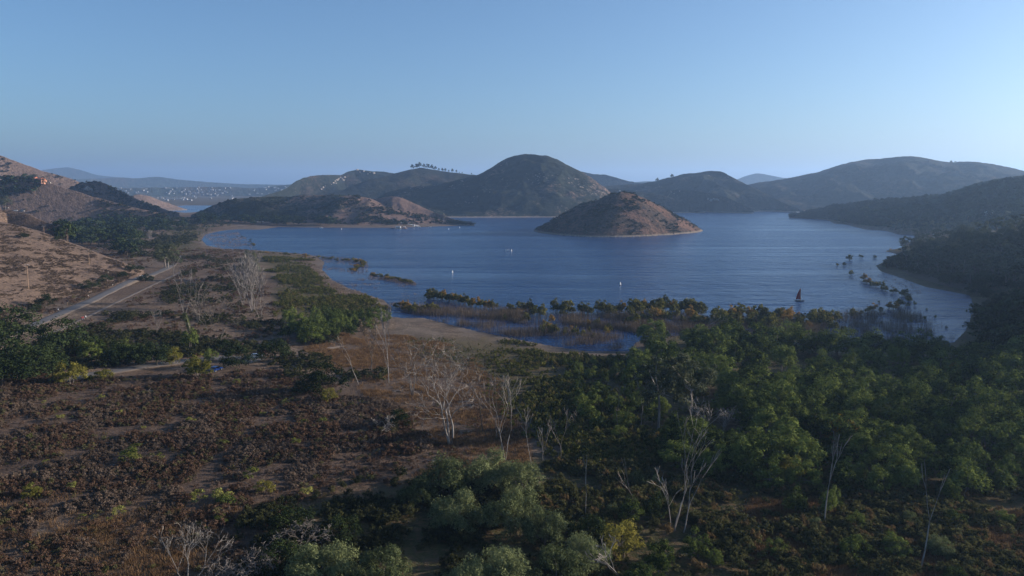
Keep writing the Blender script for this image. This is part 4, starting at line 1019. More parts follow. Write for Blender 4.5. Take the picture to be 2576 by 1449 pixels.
def stuff(name, label, protos, pts, size, mat, flat=None):
    """protos: list of (verts, quads); pts (N,3); size (N,) """
    n = len(pts)
    if n == 0: return
    V = [np.asarray(pts)]; Fs = []; off = n; pr = [np.full(n, -1, np.int32)]
    for k, (v, f) in enumerate(protos):
        V.append(v); Fs.append(f + off); off += len(v); pr.append(np.full(len(v), k, np.int32))
    me = mesh_np(name, np.concatenate(V), np.concatenate(Fs)); me.materials.append(mat)
    tot = off; z = np.zeros(tot - n)
    def attr(nm, ty, arr, key='value'):
        a = me.attributes.new(nm, ty, 'POINT'); a.data.foreach_set(key, np.ascontiguousarray(arr).ravel())
    attr('proto', 'INT', np.concatenate(pr)); attr('pick', 'INT', np.concatenate([rng.integers(0, len(protos), n), z]).astype(np.int32))
    attr('turn', 'FLOAT', np.concatenate([rng.random(n) * 6.283, z]).astype(np.float32))
    sz = np.asarray(size); sz = sz if sz.ndim == 2 else np.stack([sz * rng.uniform(.8, 1.25, n), sz * rng.uniform(.8, 1.25, n), sz * rng.uniform(.7, 1.2, n)], -1)
    attr('size', 'FLOAT_VECTOR', np.concatenate([sz, np.zeros((tot - n, 3))]).astype(np.float32), 'vector')
    o = bpy.data.objects.new(name, me); C.objects.link(o)
    if len(protos) not in GN: GN[len(protos)] = gn_tree(len(protos))
    md = o.modifiers.new('scatter', 'NODES'); md.node_group = GN[len(protos)]
    return tag(o, label, None, None, 'stuff')
def bush_protos(kind, w, h, k, n, leaf, seed, nv=4, elong=1.6, jitter=.9, shell=.35, up=0.0):
    out = []
    for s in range(nv):
        rg_ = np.random.default_rng(seed + s); c, r = clumps(rg_, kind, w, h, 0, k); out.append(leaves(rg_, c, r, n, leaf, elong, jitter, shell, up))
    return out
def stalk_protos(seed, nv=4, n=14, h=1.0, spread=.4, w=.03, lean=.18):
    out = []
    for s in range(nv):
        rg_ = np.random.default_rng(seed + s); V = []
        for i in range(n):
            b = np.array([rg_.normal() * spread, rg_.normal() * spread, -.1]); t = b + np.array([rg_.normal() * lean, rg_.normal() * lean, h * rg_.uniform(.5, 1)])
            a = rg_.random() * 3.14; d = np.array([math.cos(a), math.sin(a), 0]) * w
            V += [b - d, b + d, t + d * .3, t - d * .3]
        out.append((np.array(V), np.arange(len(V)).reshape(-1, 4)))
    return out
def field(poly, n, seed, dens=None, minz=.15, maxz=99, under=None, nots=()):
    """random ground points in a photo polygon, uniform in world area"""
    rg_ = np.random.default_rng(seed); W_ = np.array(uvp(poly, 4.0)); lo, hi = W_.min(0), W_.max(0)
    X = rg_.uniform(lo[0], hi[0], n); Y = rg_.uniform(lo[1], hi[1], n); Z = hgt(X, Y)
    u, v = to_uv(X, Y, np.maximum(Z, 0)); k = inpoly(u + (fbm(X, Y, 16, 3, seed + 900) - .5) * 110, v + (fbm(X, Y, 16, 3, seed + 950) - .5) * 40, poly) & (Z > minz) & (Z < maxz)
    for q in nots: k &= ~inpoly(u, v, q)
    if dens is not None: k &= rg_.random(n) < dens(X, Y)
    return np.stack([X, Y, Z], -1)[k]
ROADZ = [[(-300,980),(60,820),(210,755),(400,662),(440,670),(470,680),(300,770),(100,862),(-300,1020)], [(140,965),(300,940),(480,920),(640,935),(690,915),(560,890),(420,905),(300,922),(150,945)]]
B1 = bush_protos('ragged', 1.65, .85, 14, 360, .055, 300, 6)
pts = field(Z_BROWN, 110000, 51, lambda x, y: np.clip((fbm(x, y * .6, 5, 4, 61) - .46 + .10 * np.clip((np.hypot(x, y) - 140) / 25, 0, 1)) * 6, .03, 1) * np.clip(1.15 - .95 * (np.hypot(x, y) < 160) * np.clip((fbm(x, y, 28, 3, 62) - .42) * 9, 0, 1), .05, 1), nots=ROADZ)
print('brush', len(pts)); pts = pts[rng.permutation(len(pts))[:36000]]; sel = fbm(pts[:, 0], pts[:, 1], 7, 3, 640) + .25 * rng.random(len(pts)) > .66
stuff('brush', 'low dark reddish-brown brush covering the near field', B1, pts[~sel], (.3 + 1.0 * rng.random((~sel).sum()) ** 1.8) * (.55 + .95 * fbm(pts[~sel][:, 0], pts[~sel][:, 1], 8, 2, 645)), M['brush'])
stuff('brush', 'paler grey-brown brush mixed through the near field', B1, pts[sel], (.3 + .9 * rng.random(sel.sum()) ** 1.6) * (.55 + .95 * fbm(pts[sel][:, 0], pts[sel][:, 1], 8, 2, 646)), M['palebrush'])
rb = field([(780,960),(900,1000),(1000,1040),(1250,960),(1300,1100),(1150,1180),(1000,1200),(860,1100)], 5000, 514, lambda x, y: np.clip((fbm(x, y, 7, 3, 644) - .42) * 6, .05, 1) * .6)
stuff('brush', 'thin brush around the largest dead tree', B1, rb, rng.uniform(.35, .9, len(rb)), M['brush'])
gt = field(Z_BROWN, 9000, 513, lambda x, y: np.clip((fbm(x, y, 20, 3, 641) - .45) * 3, .03, 1) * .5, nots=ROADZ)
stuff('brush', 'olive tufts sprinkled through the near field', B1, gt, .3 + .9 * rng.random(len(gt)) ** 2, M['mule'])
pts = field([(-300,620),(600,620),(640,700),(700,790),(760,900),(600,930),(420,900),(120,900),(-300,980)], 70000, 52, lambda x, y: np.clip((fbm(x, y * .6, 7, 4, 63) - .43) * 6, .02, 1) * .85, nots=ROADZ)
print('mid', len(pts)); pts = pts[rng.permutation(len(pts))[:20000]]
stuff('brush', 'patchy brown scrub between the path and the white dead trees', B1, pts, rng.uniform(.7, 1.6, len(pts)), M['brush'])
B2 = bush_protos('dome', 2.4, 1.6, 8, 170, .13, 320, 4)
pts = field([(180,800),(700,790),(1000,900),(940,1020),(640,930),(400,900),(200,890)], 9000, 53, lambda x, y: np.clip((fbm(x, y, 18, 4, 65) - .48) * 8, 0, 1) * .5, nots=ROADZ)
pts = np.concatenate([pts, field([(-100,840),(500,840),(560,900),(330,915),(100,950),(-100,975)], 5000, 54, lambda x, y: .35, nots=ROADZ), field([(430,640),(600,640),(640,700),(560,800),(400,760)], 9000, 541, lambda x, y: np.clip((fbm(x, y, 18, 4, 66) - .5) * 8, 0, 1) * .6, nots=ROADZ)])
stuff('scrub', 'dark green scrub in the thicket and the middle field', B2, pts, rng.uniform(.7, 1.5, len(pts)), M['sage'])
pts = field([(100,600),(150,560),(300,548),(500,548),(640,556),(560,566),(500,580),(480,610),(420,640),(330,650),(250,628)], 16000, 542, lambda x, y: np.clip((fbm(x, y, 45, 4, 661) - .44) * 6, .03, 1) * .7)
print('valley', len(pts)); stuff('scrub', 'dark green thicket spread over the far valley floor', B2, pts[:6000], rng.uniform(1.2, 2.8, len(pts[:6000])), M['sage'])
B3 = bush_protos('upright', 2.2, 2.2, 9, 200, .12, 340, 4, 2.0, .8, .4, 1.5)
pts = field([(672,640),(760,650),(800,700),(880,745),(960,770),(900,800),(700,800),(690,700)], 26000, 55, lambda x, y: np.clip((fbm(x, y, 22, 4, 67) - .33) * 6, .04, 1))
pts = np.concatenate([pts, field(Z_GREEN2, 12000, 56, lambda x, y: np.clip((fbm(x, y, 30, 3, 68) - .4) * 6, .05, 1) * .5)])
stuff('marsh_shrubs', 'bright olive marsh shrubs behind the white dead trees', B3, pts, rng.uniform(.5, 1.1, len(pts)), M['marsh'])
pts = field([(1000,835),(1200,845),(1400,885),(1640,905),(1800,1000),(1830,1150),(1500,1200),(1330,1110),(1230,1000),(1180,930),(1050,900)], 26000, 57, lambda x, y: np.clip((fbm(x, y, 12, 4, 69) - .40) * 6, .04, 1) * .9)
uu, vv_ = to_uv(pts[:, 0], pts[:, 1], pts[:, 2]); left = np.clip((uu - 1180) / 260, 0, 1)
pts_ok = rng.random(len(pts)) < .22 + .78 * left; pts = pts[pts_ok]; left = left[pts_ok]
stuff('marsh_shrubs', 'upright green shrubs in the centre below the flooded reeds', B3, pts, rng.uniform(.35, .95, len(pts)) * (.55 + .6 * left), M['marsh'])
B4 = bush_protos('upright', 2.4, 2.3, 10, 330, .085, 360, 4, 2.0, .8, .35, 1.5)
pts = field([(1380,1160),(1700,1180),(1950,1200),(2300,1235),(2700,1215),(2700,1650),(1300,1650),(1350,1400)], 22000, 58, lambda x, y: np.clip((fbm(x, y, 7, 4, 70) - .44) * 6, .04, 1) * .85)
print('right', len(pts))
stuff('shrubs', 'olive and russet shrubs filling the lower right clearing', B4, pts, rng.uniform(.55, 1.2, len(pts)), M['mule'])
pts = field([(600,1290),(1000,1200),(1400,1250),(1400,1650),(560,1650)], 9000, 59, lambda x, y: np.clip((fbm(x, y, 7, 4, 71) - .42) * 6, .04, 1) * .5)
stuff('scrub', 'dark undergrowth beneath the grey willows', B4, pts, rng.uniform(.6, 1.2, len(pts)), M['sage'])
G1 = stalk_protos(380, 4, 26, .8, .45, .035)
pts = field(Z_RED, 26000, 60, lambda x, y: np.clip((fbm(x, y, 10, 4, 72) - .35) * 5, .1, 1))
pts = np.concatenate([pts, field([(1880,1260),(2150,1270),(2600,1290),(2600,1500),(1950,1500),(1800,1340)], 9000, 601), field([(-300,1240),(700,1260),(640,1500),(-300,1600)], 9000, 602, lambda x, y: np.clip((fbm(x, y, 10, 4, 73) - .4) * 5, .1, 1))])
print('grass', len(pts))
stuff('dry_grass', 'russet dry grass around the dead trees', G1, pts, rng.uniform(.6, 1.2, len(pts)), M['straw'])
# reeds standing in the water
RD = stalk_protos(400, 4, 20, 3.6, 1.2, .035, .3)
def wfield(poly, n, seed, dens):
    rg_ = np.random.default_rng(seed); W_ = np.array(uvp(poly, 0.0)); lo, hi = W_.min(0), W_.max(0)
    X = rg_.uniform(lo[0], hi[0], n); Y = rg_.uniform(lo[1], hi[1], n); u, v = to_uv(X, Y, 0 * X); k = inpoly(u, v, poly) & (rg_.random(n) < dens(X, Y))
    return np.stack([X, Y, X * 0 - .1], -1)[k]
pts = np.concatenate([
    wfield([(1180,782),(1560,795),(1800,806),(2080,820),(2040,850),(1700,860),(1560,830),(1380,822),(1200,800)], 12000, 81, lambda x, y: np.clip((fbm(x, y, 9, 4, 82) - .44 + .10 * (x > 90)) * 7, .03, 1)),
    wfield([(1060,805),(1380,830),(1580,850),(1560,885),(1400,872),(1180,830)], 3000, 83, lambda x, y: np.clip((fbm(x, y, 10, 3, 84) - .46) * 6, .04, 1) * .8),
    wfield([(2050,800),(2280,780),(2420,850),(2330,870),(2050,870)], 2500, 85, lambda x, y: np.clip((fbm(x, y, 9, 3, 86) - .46) * 6, .06, 1) * .6),
    wfield([(1000,770),(1180,782),(1200,800),(1030,792)], 900, 90, lambda x, y: .7 + 0 * x)])
print('reeds', len(pts))
stuff('reeds', 'bare brown reeds and stems standing in the flooded water', RD, pts, rng.uniform(.45, 1.3, len(pts)), M['stems'])
pts = np.concatenate([
    wfield([(800,645),(905,662),(950,690),(1040,715),(1080,740),(990,770),(900,735),(830,705),(815,670)], 9000, 87, lambda x, y: np.clip((fbm(x, y, 16, 3, 88) - .50) * 5, .015, 1) * .35),
    wfield([(510,590),(600,585),(640,622),(540,624)], 5000, 89, lambda x, y: np.clip((fbm(x, y, 16, 3, 91) - .35) * 4, .05, 1) * .6),
    wfield([(640,630),(760,640),(880,650),(925,655),(925,690),(880,690),(890,668),(780,655),(640,640)], 5000, 876, lambda x, y: .55 + 0 * x),
    wfield([(930,688),(1045,708),(1045,720),(930,700)], 900, 877, lambda x, y: .6 + 0 * x),
    wfield([(2210,690),(2290,705),(2320,740),(2260,745),(2200,715)], 900, 92, lambda x, y: .12 + 0 * x)])
print('reeds2', len(pts))
stuff('reeds', 'thin pale reeds dotting the shallow bays', stalk_protos(420, 3, 12, 1.3, .8, .05, .25), pts, rng.uniform(.6, 1.3, len(pts)), M['reed'])
pts = field([(770,645),(830,700),(925,742),(930,752),(860,740),(780,700),(740,650)], 9000, 93, lambda x, y: .7 + 0 * x, .0)
pts = np.concatenate([pts, field([(490,580),(520,590),(512,622),(640,632),(560,640),(480,620)], 7000, 94, lambda x, y: .5 + 0 * x, .0)])
stuff('reeds', 'dense dead reed belt along the left shore', stalk_protos(430, 3, 22, 1.2, .8, .05, .3), pts, rng.uniform(.5, 1.1, len(pts)), M['reed'])

# shrubs on the slopes
def on_hill(key, n, seed, tlo=.03, thi=.98, dens=None, zmin=1.2):
    P, rows, o = HILLS[key]; rg_ = np.random.default_rng(seed); P = P[:rows]
    i = rg_.uniform(tlo, thi, n) * (P.shape[0] - 1.001); j = rg_.uniform(0, 1, n) * (P.shape[1] - 1.001)
    a, b = i.astype(int), j.astype(int); fi, fj = (i - a)[:, None], (j - b)[:, None]
    Q = (P[a, b] * (1 - fi) + P[a + 1, b] * fi) * (1 - fj) + (P[a, b + 1] * (1 - fi) + P[a + 1, b + 1] * fi) * fj
    k = Q[:, 2] > zmin
    if dens is not None: k &= rg_.random(n) < dens(Q[:, 0], Q[:, 1])
    return Q[k]
B5 = bush_protos('dome', 4.2, 2.6, 7, 90, .42, 440, 4, 1.2, .6, .55)
q = on_hill('isle', 3600, 95, .02, .97, lambda x, y: np.clip((fbm(x, y, 22, 4, 96) - .42) * 7, .06, 1))
stuff('shrubs', 'dark shrubs scattered over the island', B5, q - [0, 0, .3], rng.uniform(.35, 1.15, len(q)) ** 1.5, M['hillshrub'])
q = on_hill('pen', 7000, 97, .02, .97, lambda x, y: np.clip((fbm(x, y, 30, 4, 98) - .54 + .05 * (x < -260)) * 7, .06, 1))
print('pen', len(q)); stuff('shrubs', 'dark shrubs covering the peninsula hill', B5, q - [0, 0, .3], rng.uniform(.5, 1.5, len(q)), M['hillshrub'])
q = np.concatenate([on_hill('l3', 2200, 99, .02, .9, lambda x, y: np.clip((fbm(x, y, 60, 4, 101) - .58) * 7, .04, 1)), on_hill('l1', 2500, 102, .3, .98, lambda x, y: np.clip((fbm(x, y, 70, 4, 103) - .58) * 6, .05, 1)), on_hill('l2', 2600, 104, .1, .98, lambda x, y: np.clip((fbm(x, y, 90, 4, 105) - .48) * 7, .04, 1))])
stuff('shrubs', 'small dark shrubs dotting the left hills', B5, q - [0, 0, .3], rng.uniform(.6, 1.7, len(q)), M['hillshrub'])
q = np.concatenate([on_hill('right', 6000, 106, .03, .98, lambda x, y: np.clip((fbm(x, y, 60, 4, 107) - .35) * 7, .1, 1)), on_hill('bank', 2600, 108, .1, .98, lambda x, y: .8 + 0 * x)])
stuff('shrubs', 'dense dark chaparral on the right shore', B5, q - [0, 0, .3], rng.uniform(.7, 1.7, len(q)), M['hillshrub'])
stuff('scrub', 'brush on the added ridge and ground past the right edge', B5, SIDE, rng.uniform(.6, 1.4, len(SIDE)), M['hillshrub'])
q = np.concatenate([on_hill('near', 30000, 109, .0, .99, lambda x, y: np.clip((fbm(x, y * .5, 5.5, 4, 110) - .46) * 6, .03, 1) * .75, 3), on_hill('l4', 5000, 111, .05, .98, lambda x, y: np.clip((fbm(x, y, 30, 4, 112) - .45) * 6, .05, 1), 3)])
pu, pv = to_uv(q[:, 0], q[:, 1], q[:, 2]); q = q[~inpoly(pu, pv, ROADZ[0])]
print('near', len(q)); q = q[:20000]
stuff('brush', 'brown brush patches on the dry grass slope', bush_protos('dome', 2.2, .9, 7, 120, .13, 460, 4), q - [0, 0, .15], rng.uniform(.4, 1.05, len(q)), M['hilldry'])

# yellow flowering bushes, one by one
YB = [(118,1165),(140,1145),(80,1100),(40,1105),(205,1040),(150,1050),(255,1000),(300,1040),(325,1160),(345,1130),(85,1240),(75,1365),(430,1010),(480,1060),(510,980),(595,962),(690,985),(720,1010),(660,1040),(440,1100),(560,1120),(760,1060),(630,1200),(655,1230),(770,1240),(500,1260),(555,1255),(300,1290),(205,1300),(275,1305),(520,1330),(560,1310),(810,1060),(745,1110),(390,1170),(590,1060),(360,1075),(230,1120),(30,1020),(110,1010),(840,1130),(620,1000),(405,1150),(180,1225)]
YW = lambda u, v: where(u, [(200, 'upper left, below the oak thicket'), (420, 'below the lane and pale bushes'), (600, 'below the blue car'), (9999, 'toward the largest dead tree')] if v < 1110 else [(240, 'around the orange and green rounded bush'), (480, 'around the loose green bush, above the sprawling dead tree'), (9999, 'around the dark green bush in the lower field')])
for i, (u, v) in enumerate(YB):
    p = hit(u, v + 4); big = i in (8, 10, 22, 25, 26)
    put_tree('rabbitbrush', 'rabbit', p, 2.4 if big else rng.uniform(.8, 1.7), 'yellow-green flowering bush ' + YW(u, v), 'bush', 'yellow flowering bushes, ' + YW(u, v), rng.uniform(.9, 1.4), .1)
for u, v, h_, l, mt in ((80, 1252, 2.6, 'orange and green rounded bush alone near the left edge', 'yellow'), (570, 1268, 2.6, 'dark green bush in the lower left field', 'willow'), (665, 1240, 2.8, 'olive bush with yellow tips right of the dark green bush', 'yellow'), (325, 1150, 2.6, 'loose green bush in the middle of the brown field', 'willow')):
    put_tree('shrub', 'yellow', hit(u, v), h_, l, 'bush', None, 1.3, .1, crown_mat=M['willow'] if mt == 'willow' else None)

# ------------------------------------------------------------------ boulders (clusters on the knoll and the rocky ridge)
def boulder_mesh(seed):
    rg_ = np.random.default_rng(seed); import bmesh
    bm = bmesh.new(); bmesh.ops.create_icosphere(bm, subdivisions=2, radius=1)
    for v in bm.verts:
        n = v.co.copy(); k = 1 + .25 * math.sin(3 * n.x + seed) * math.cos(2.3 * n.y + seed * 2) + .12 * rg_.normal(); v.co = Vector((n.x * k * 1.3, n.y * k, n.z * k * .8))
    me = bpy.data.meshes.new('boulder'); bm.to_mesh(me); bm.free(); me.materials.append(M['rock']); return me
BM = [boulder_mesh(s) for s in range(4)]
def boulders(pts, size, label, group):
    for i, (u, v) in enumerate(pts):
        p = hit(u, v); o = bpy.data.objects.new('boulder', BM[i % 4]); C.objects.link(o); o.location = p; s = size * rng.uniform(.5, 1.2); o.scale = (s, s, s); o.rotation_euler = (0, 0, rng.random() * 6)
        tag(o, label, 'boulder', group)
boulders([(221,471),(225,473),(229,475),(232,478),(218,476),(235,481),(223,478)], 3.4, 'pale boulder in the cluster on the dark-topped knoll', 'pale boulders on the knoll')
boulders([(842,456),(847,453),(851,450),(856,447),(860,449),(866,446),(838,460),(833,464),(812,472),(818,468),(905,433),(915,431),(930,434),(862,453),(808,476),(845,461),(898,428),(925,438),(940,436)], 3.6, 'pale granite boulder on the rocky ridge', 'granite boulders on the rocky ridge')
boulders([(1781,501),(1795,500),(1803,503),(1788,504)], 4, 'pale boulder on the spur below the double-humped hill', 'boulders on the spur')
q = [(1400 + i * 6.1 + rng.normal() * 2, float(interp([(1400,591),(1480,596),(1540,596.6),(1600,595),(1660,592),(1750,585)], 1400 + i * 6.1)) - .6) for i in range(56)]
boulders(q, .75, 'pale shoreline boulder at the foot of the island', 'boulders ringing the island')

# fallen logs
def log(u, v, L_, rz, r, label):
    p = hit(u, v); e = tag(empty('fallen_log', p, rz), label, 'log')
    m = MB(); m.tube([(-L_ / 2, 0, r), (-L_ * .2, .15, r * 1.2), (L_ * .2, -.1, r * 1.3), (L_ / 2, .2, r * 1.6)], [r, r * .95, r * .8, r * .5], 8); m.build('trunk', M['pale_bark'], e, True)
    m = MB(); m.tube([(L_ * .1, 0, r), (L_ * .28, .7, r * 2.5), (L_ * .36, 1.3, r * 5)], [r * .4, r * .3, r * .12], 5); m.tube([(-L_ * .1, 0, r), (-L_ * .2, -.8, r * 2), (-L_ * .3, -1.2, r * 3)], [r * .35, r * .25, r * .1], 5); m.build('branch', M['pale_bark'], e)
for a in ((362, 987, 4.5, .25, .18, 'pale log lying in the brown field below the lane'), (75, 912, 9, -.6, .35, 'thick pale trunk fallen among the lower left oaks'), (1170, 1012, 4, .1, .12, 'thin log on the dry grass beside the largest dead tree'),
          (1000, 985, 3.5, -.3, .12, 'thin log at the foot of the slim white dead tree'), (655, 872, 5, .2, .2, 'dark-ended log near the far end of the lane'), (1105, 1160, 5, .05, .14, 'bleached log just below the largest dead tree'),
          (2480, 1222, 4, .1, .15, 'pale log in the lower right clearing'), (720, 1160, 3, .4, .1, 'short bleached stick in the middle of the brown field'), (330, 838, 4, .9, .16, 'log beside the small pale sapling')): log(*a)
for i, (u, v, s, l) in enumerate([(2392, 409, 12, 'lone tree on the crest of the tallest right hill'), (2402, 409, 10, 'second small tree on the crest of the tallest right hill'), (1652, 455, 14, 'left tree of a pair on the shoulder of the double-humped hill'), (1690, 446, 15, 'right tree of a pair on the shoulder of the double-humped hill')]):
    p = hit(u, v + 3); put_tree('eucalyptus_tree', 'ridge', p, s, l, 'tree', None, 1.2, .5, i)

# ------------------------------------------------------------------ utility poles
def pole(u, vb, vt, label):
    p = hit(u, vb); _, _, zt = at_range(u, vt, math.hypot(p.x, p.y)); h = float(zt) - p.z
    e = tag(empty('utility_pole', p), label, 'pole', 'utility poles along the left slope')
    w = max(.16, h * .018)
    m = MB(); m.tube([(0, 0, -.3), (0, 0, h)], [w, w * .7], 8); m.build('shaft', M['pole'], e)
    m = MB(); m.box((0, 0, h * .92), (2.4, .14, .16)); m.build('crossarm', M['pole'], e)
    for s in (-1, -.4, .4, 1):
        m = MB(); m.tube([(s, 0, h * .92 + .08), (s, 0, h * .92 + .35)], .06, 6); m.build('insulator', M['white'], e)
for a in ((72,727,662,'tall wooden pole standing nearest on the grass slope'), (225,668,630,'slim pole on the lower grass slope'), (239,613,598,'short-looking pole beside the grove'), (170,600,577,'pole with a clear crossarm left of the grove'),
          (111,588,568,'pole behind the brow at the left of the grove'), (376,602,578,'pole beyond the right end of the grove')): pole(*a)

# ------------------------------------------------------------------ vehicles
def car(p, rz, paint, label, group=None, van=False):
    e = tag(empty('parked_car', p, rz), label, 'car', group)
    L_, Wd = (4.5, 1.8)
    prof = [(-2.2,.35),(-2.25,.75),(-2.1,.95),(-1.2,1.02),(1.15,1.0),(2.1,.85),(2.25,.6),(2.2,.35)] if not van else [(-2.4,.4),(-2.45,1.1),(-2.4,1.25),(1.5,1.2),(2.3,1.0),(2.4,.7),(2.35,.4)]
    cab = [(-1.75,.98),(-1.3,1.42),(.35,1.45),(1.15,.99)] if not van else [(-2.4,1.22),(-2.3,2.05),(1.0,2.1),(1.7,1.18)]
    m = MB()
    def ext(pr, w0, w1):
        a = [(x, -w0, z) for x, z in pr]; b = [(x, w0, z) for x, z in pr]
        m.poly(a); m.poly(b[::-1])
        for i in range(len(pr)): j = (i + 1) % len(pr); m.poly([a[j], a[i], b[i], b[j]])
    ext(prof, .88, .88); m.build('body', paint, e)
    m = MB(); ext(cab, .76, .7); m.build('window', M['glass'], e)
    m = MB(); zt = cab[1][1]; m.box(((cab[1][0] + cab[2][0]) / 2, 0, zt + .03), (cab[2][0] - cab[1][0] + .1, 1.5, .08)); m.build('roof', paint, e)
    for x in (-1.4, 1.4):
        for y in (-.85, .85):
            m = MB(); m.tube([(x, y - .1, .33), (x, y + .1, .33)], .33, 14); wh = m.build('wheel', M['rubber'], e)
            m = MB(); m.tube([(x, y - .12, .33), (x, y + .12, .33)], .19, 10); m.build('rim', M['metal'], wh)
    for y in (-.6, .6):
        m = MB(); m.box((2.24, y, .68), (.08, .35, .16)); m.build('headlight', M['white'], e)
    return e
p = hit(543, 933); car(p, R(75), M['bluecar'], 'bright blue car parked on the shaded lane'); 
for u, v, l, vn_ in ((643,901,'white car half hidden behind the dark oak by the lane',0), (192,607,'white car beside the left end of the grove',0), (344,609,'white car behind the right end of the grove',0), (357,608,'second white car right of the one behind the grove',0),
        (40,531,'left of the two white vehicles on the dry shoulder',1), (57,532,'right of the two white vehicles on the dry shoulder',1), (18,524,'white vehicle under the pale-trunked eucalyptus',0),
        (648,559,'leftmost white car on the bare strip below the peninsula trees',0), (659,558.5,'white car next to the leftmost one on the bare strip',0), (735,558,'white van by the trees at the foot of the peninsula',1), (712,563,'pale car on the lane to the boat launch',0),
        (991.5,558,'first white car in the row above the boathouse',0), (997.5,557.6,'second white car in the row above the boathouse',0), (1005.5,557.8,'third white car in the row above the boathouse',0), (1013.6,558.6,'last white car in the row above the boathouse',0)):
    p = hit(u, v); sc_ = 1.0; e = car((p.x, p.y, p.z + .05), rng.random() * .5, M['white'], l, None, bool(vn_))

# ------------------------------------------------------------------ people
def person(p, shirt, pants, label, rz=0, h=1.75, sit=False):
    e = tag(empty('person', p, rz), label, 'person')
    k = h / 1.75; hip = .92 if not sit else .45
    J = {'pel': (0,0,hip), 'chest': (0,.02,hip+.42), 'neck': (0,.02,hip+.56), 'head0': (0,.03,hip+.64), 'head1': (0,.03,hip+.83),
         'shL': (-.19,.02,hip+.5), 'elL': (-.26,.0,hip+.22), 'haL': (-.26,.12,hip-.02), 'shR': (.19,.02,hip+.5), 'elR': (.26,.0,hip+.22), 'haR': (.26,.14,hip)}
    if sit: J.update({'hpL': (-.1,0,hip-.03), 'knL': (-.13,.42,hip+.05), 'ftL': (-.13,.5,.06), 'hpR': (.1,0,hip-.03), 'knR': (.13,.42,hip+.05), 'ftR': (.13,.5,.06)})
    else: J.update({'hpL': (-.1,0,hip-.05), 'knL': (-.12,.06,.48), 'ftL': (-.12,-.05,.06), 'hpR': (.1,0,hip-.05), 'knR': (.12,.1,.48), 'ftR': (.12,.16,.06)})
    E = [('pel','chest'),('chest','neck'),('neck','head0'),('head0','head1'),('chest','shL'),('shL','elL'),('elL','haL'),('chest','shR'),('shR','elR'),('elR','haR'),('pel','hpL'),('hpL','knL'),('knL','ftL'),('pel','hpR'),('hpR','knR'),('knR','ftR')]
    RD_ = {'pel': .15,'chest': .16,'neck': .06,'head0': .09,'head1': .085,'shL': .065,'elL': .045,'haL': .035,'shR': .065,'elR': .045,'haR': .035,'hpL': .10,'knL': .06,'ftL': .045,'hpR': .10,'knR': .06,'ftR': .045}
    ks = list(J); me = bpy.data.meshes.new('body'); me.from_pydata([tuple(c * k for c in J[q]) for q in ks], [(ks.index(a), ks.index(b)) for a, b in E], [])
    o = bpy.data.objects.new('body', me); C.objects.link(o); o.parent = e
    o.modifiers.new('skin', 'SKIN'); sv = me.skin_vertices[0].data
    for i, q in enumerate(ks): sv[i].radius = (RD_[q] * k, RD_[q] * .8 * k); sv[i].use_root = q == 'pel'
    o.modifiers.new('sub', 'SUBSURF').levels = 1; me.materials.append(M['skin'])
    m = MB(); m.tube([(0,.01,hip*k-.02),(0,.02,(hip+.25)*k),(0,.02,(hip+.53)*k)], [.19*k,.19*k,.17*k], 10); 
    for s in (-1, 1): m.tube([(s*.18*k,.02,(hip+.5)*k),(s*.25*k,0,(hip+.27)*k)], [.085*k,.07*k], 8)
    m.build('shirt', shirt, e, True)
    m = MB()
    for s in ('L', 'R'): m.tube([tuple(c*k for c in J['hp'+s]), tuple(c*k for c in J['kn'+s]), tuple(c*k*(1) for c in J['ft'+s])], [.125*k,.085*k,.065*k], 8)
    m.build('trousers', pants, e, True)
    m = MB(); m.tube([(0,.0,(hip+.76)*k),(0,.0,(hip+.90)*k),(0,.0,(hip+.93)*k)], [.105*k,.09*k,.03*k], 10); m.build('hair', M['hairm'], e, True)
    return e
person(hit(146.5, 785), M['whitecloth'], M['darkcloth'], 'person in a white top walking beside the road near the round oak', .5)
person(hit(206.5, 806), M['redcloth'], M['darkcloth'], 'left one of two people in red on the narrow path', 2.2)
person(hit(210, 805.5), M['redcloth'], M['darkcloth'], 'right one of two people in red on the narrow path', 2.0)
person(hit(216, 803), M['whitecloth'], M['darkcloth'], 'person in pale clothes just ahead of the two in red', 2.0)
person(hit(352, 699), M['whitecloth'], M['darkcloth'], 'person in white on the road by the round-headed tree', .3)
person(hit(358, 698), plain('pale_blue_cloth', (.2, .35, .6), .8), M['darkcloth'], 'person in pale blue next to the one in white on the road', .3)

# roadside posts and sign
for u, v, l in ((284, 722, 'short white marker post at the far road edge'), (222, 750, 'short white marker post at the middle road edge'), (272, 690, 'short pale post on the slope above the road')):
    e = tag(empty('marker_post', hit(u, v)), l, 'post'); m = MB(); m.tube([(0, 0, -.2), (0, 0, 1.1)], .09, 8); m.build('shaft', M['pole'], e); m = MB(); m.tube([(0, 0, 1.1), (0, 0, 1.5)], .13, 8); m.build('cap', M['white'], e)
e = tag(empty('road_sign', hit(423, 671)), 'white and green sign under the broad eucalyptus at the road bend', 'sign')
m = MB(); m.tube([(-.35, 0, -.2), (-.35, 0, 2.2)], .06, 6); m.build('post', M['pole'], e); m = MB(); m.tube([(.35, 0, -.2), (.35, 0, 2.2)], .06, 6); m.build('post', M['pole'], e)
m = MB(); m.box((0, -.08, 1.9), (1.3, .06, .8)); m.build('panel', M['white'], e); m = MB(); m.box((0, -.08, 1.2), (1.3, .06, .4)); m.build('lower_panel', M['signgreen'], e)
e = tag(empty('road_sign', hit(170, 768)), 'small dark sign on a post beside the round oak', 'sign')
m = MB(); m.tube([(0, 0, -.2), (0, 0, 2.4)], .07, 6); m.build('post', M['pole'], e); m = MB(); m.box((0, -.1, 2.0), (.9, .06, .6)); m.build('panel', M['darkcloth'], e)

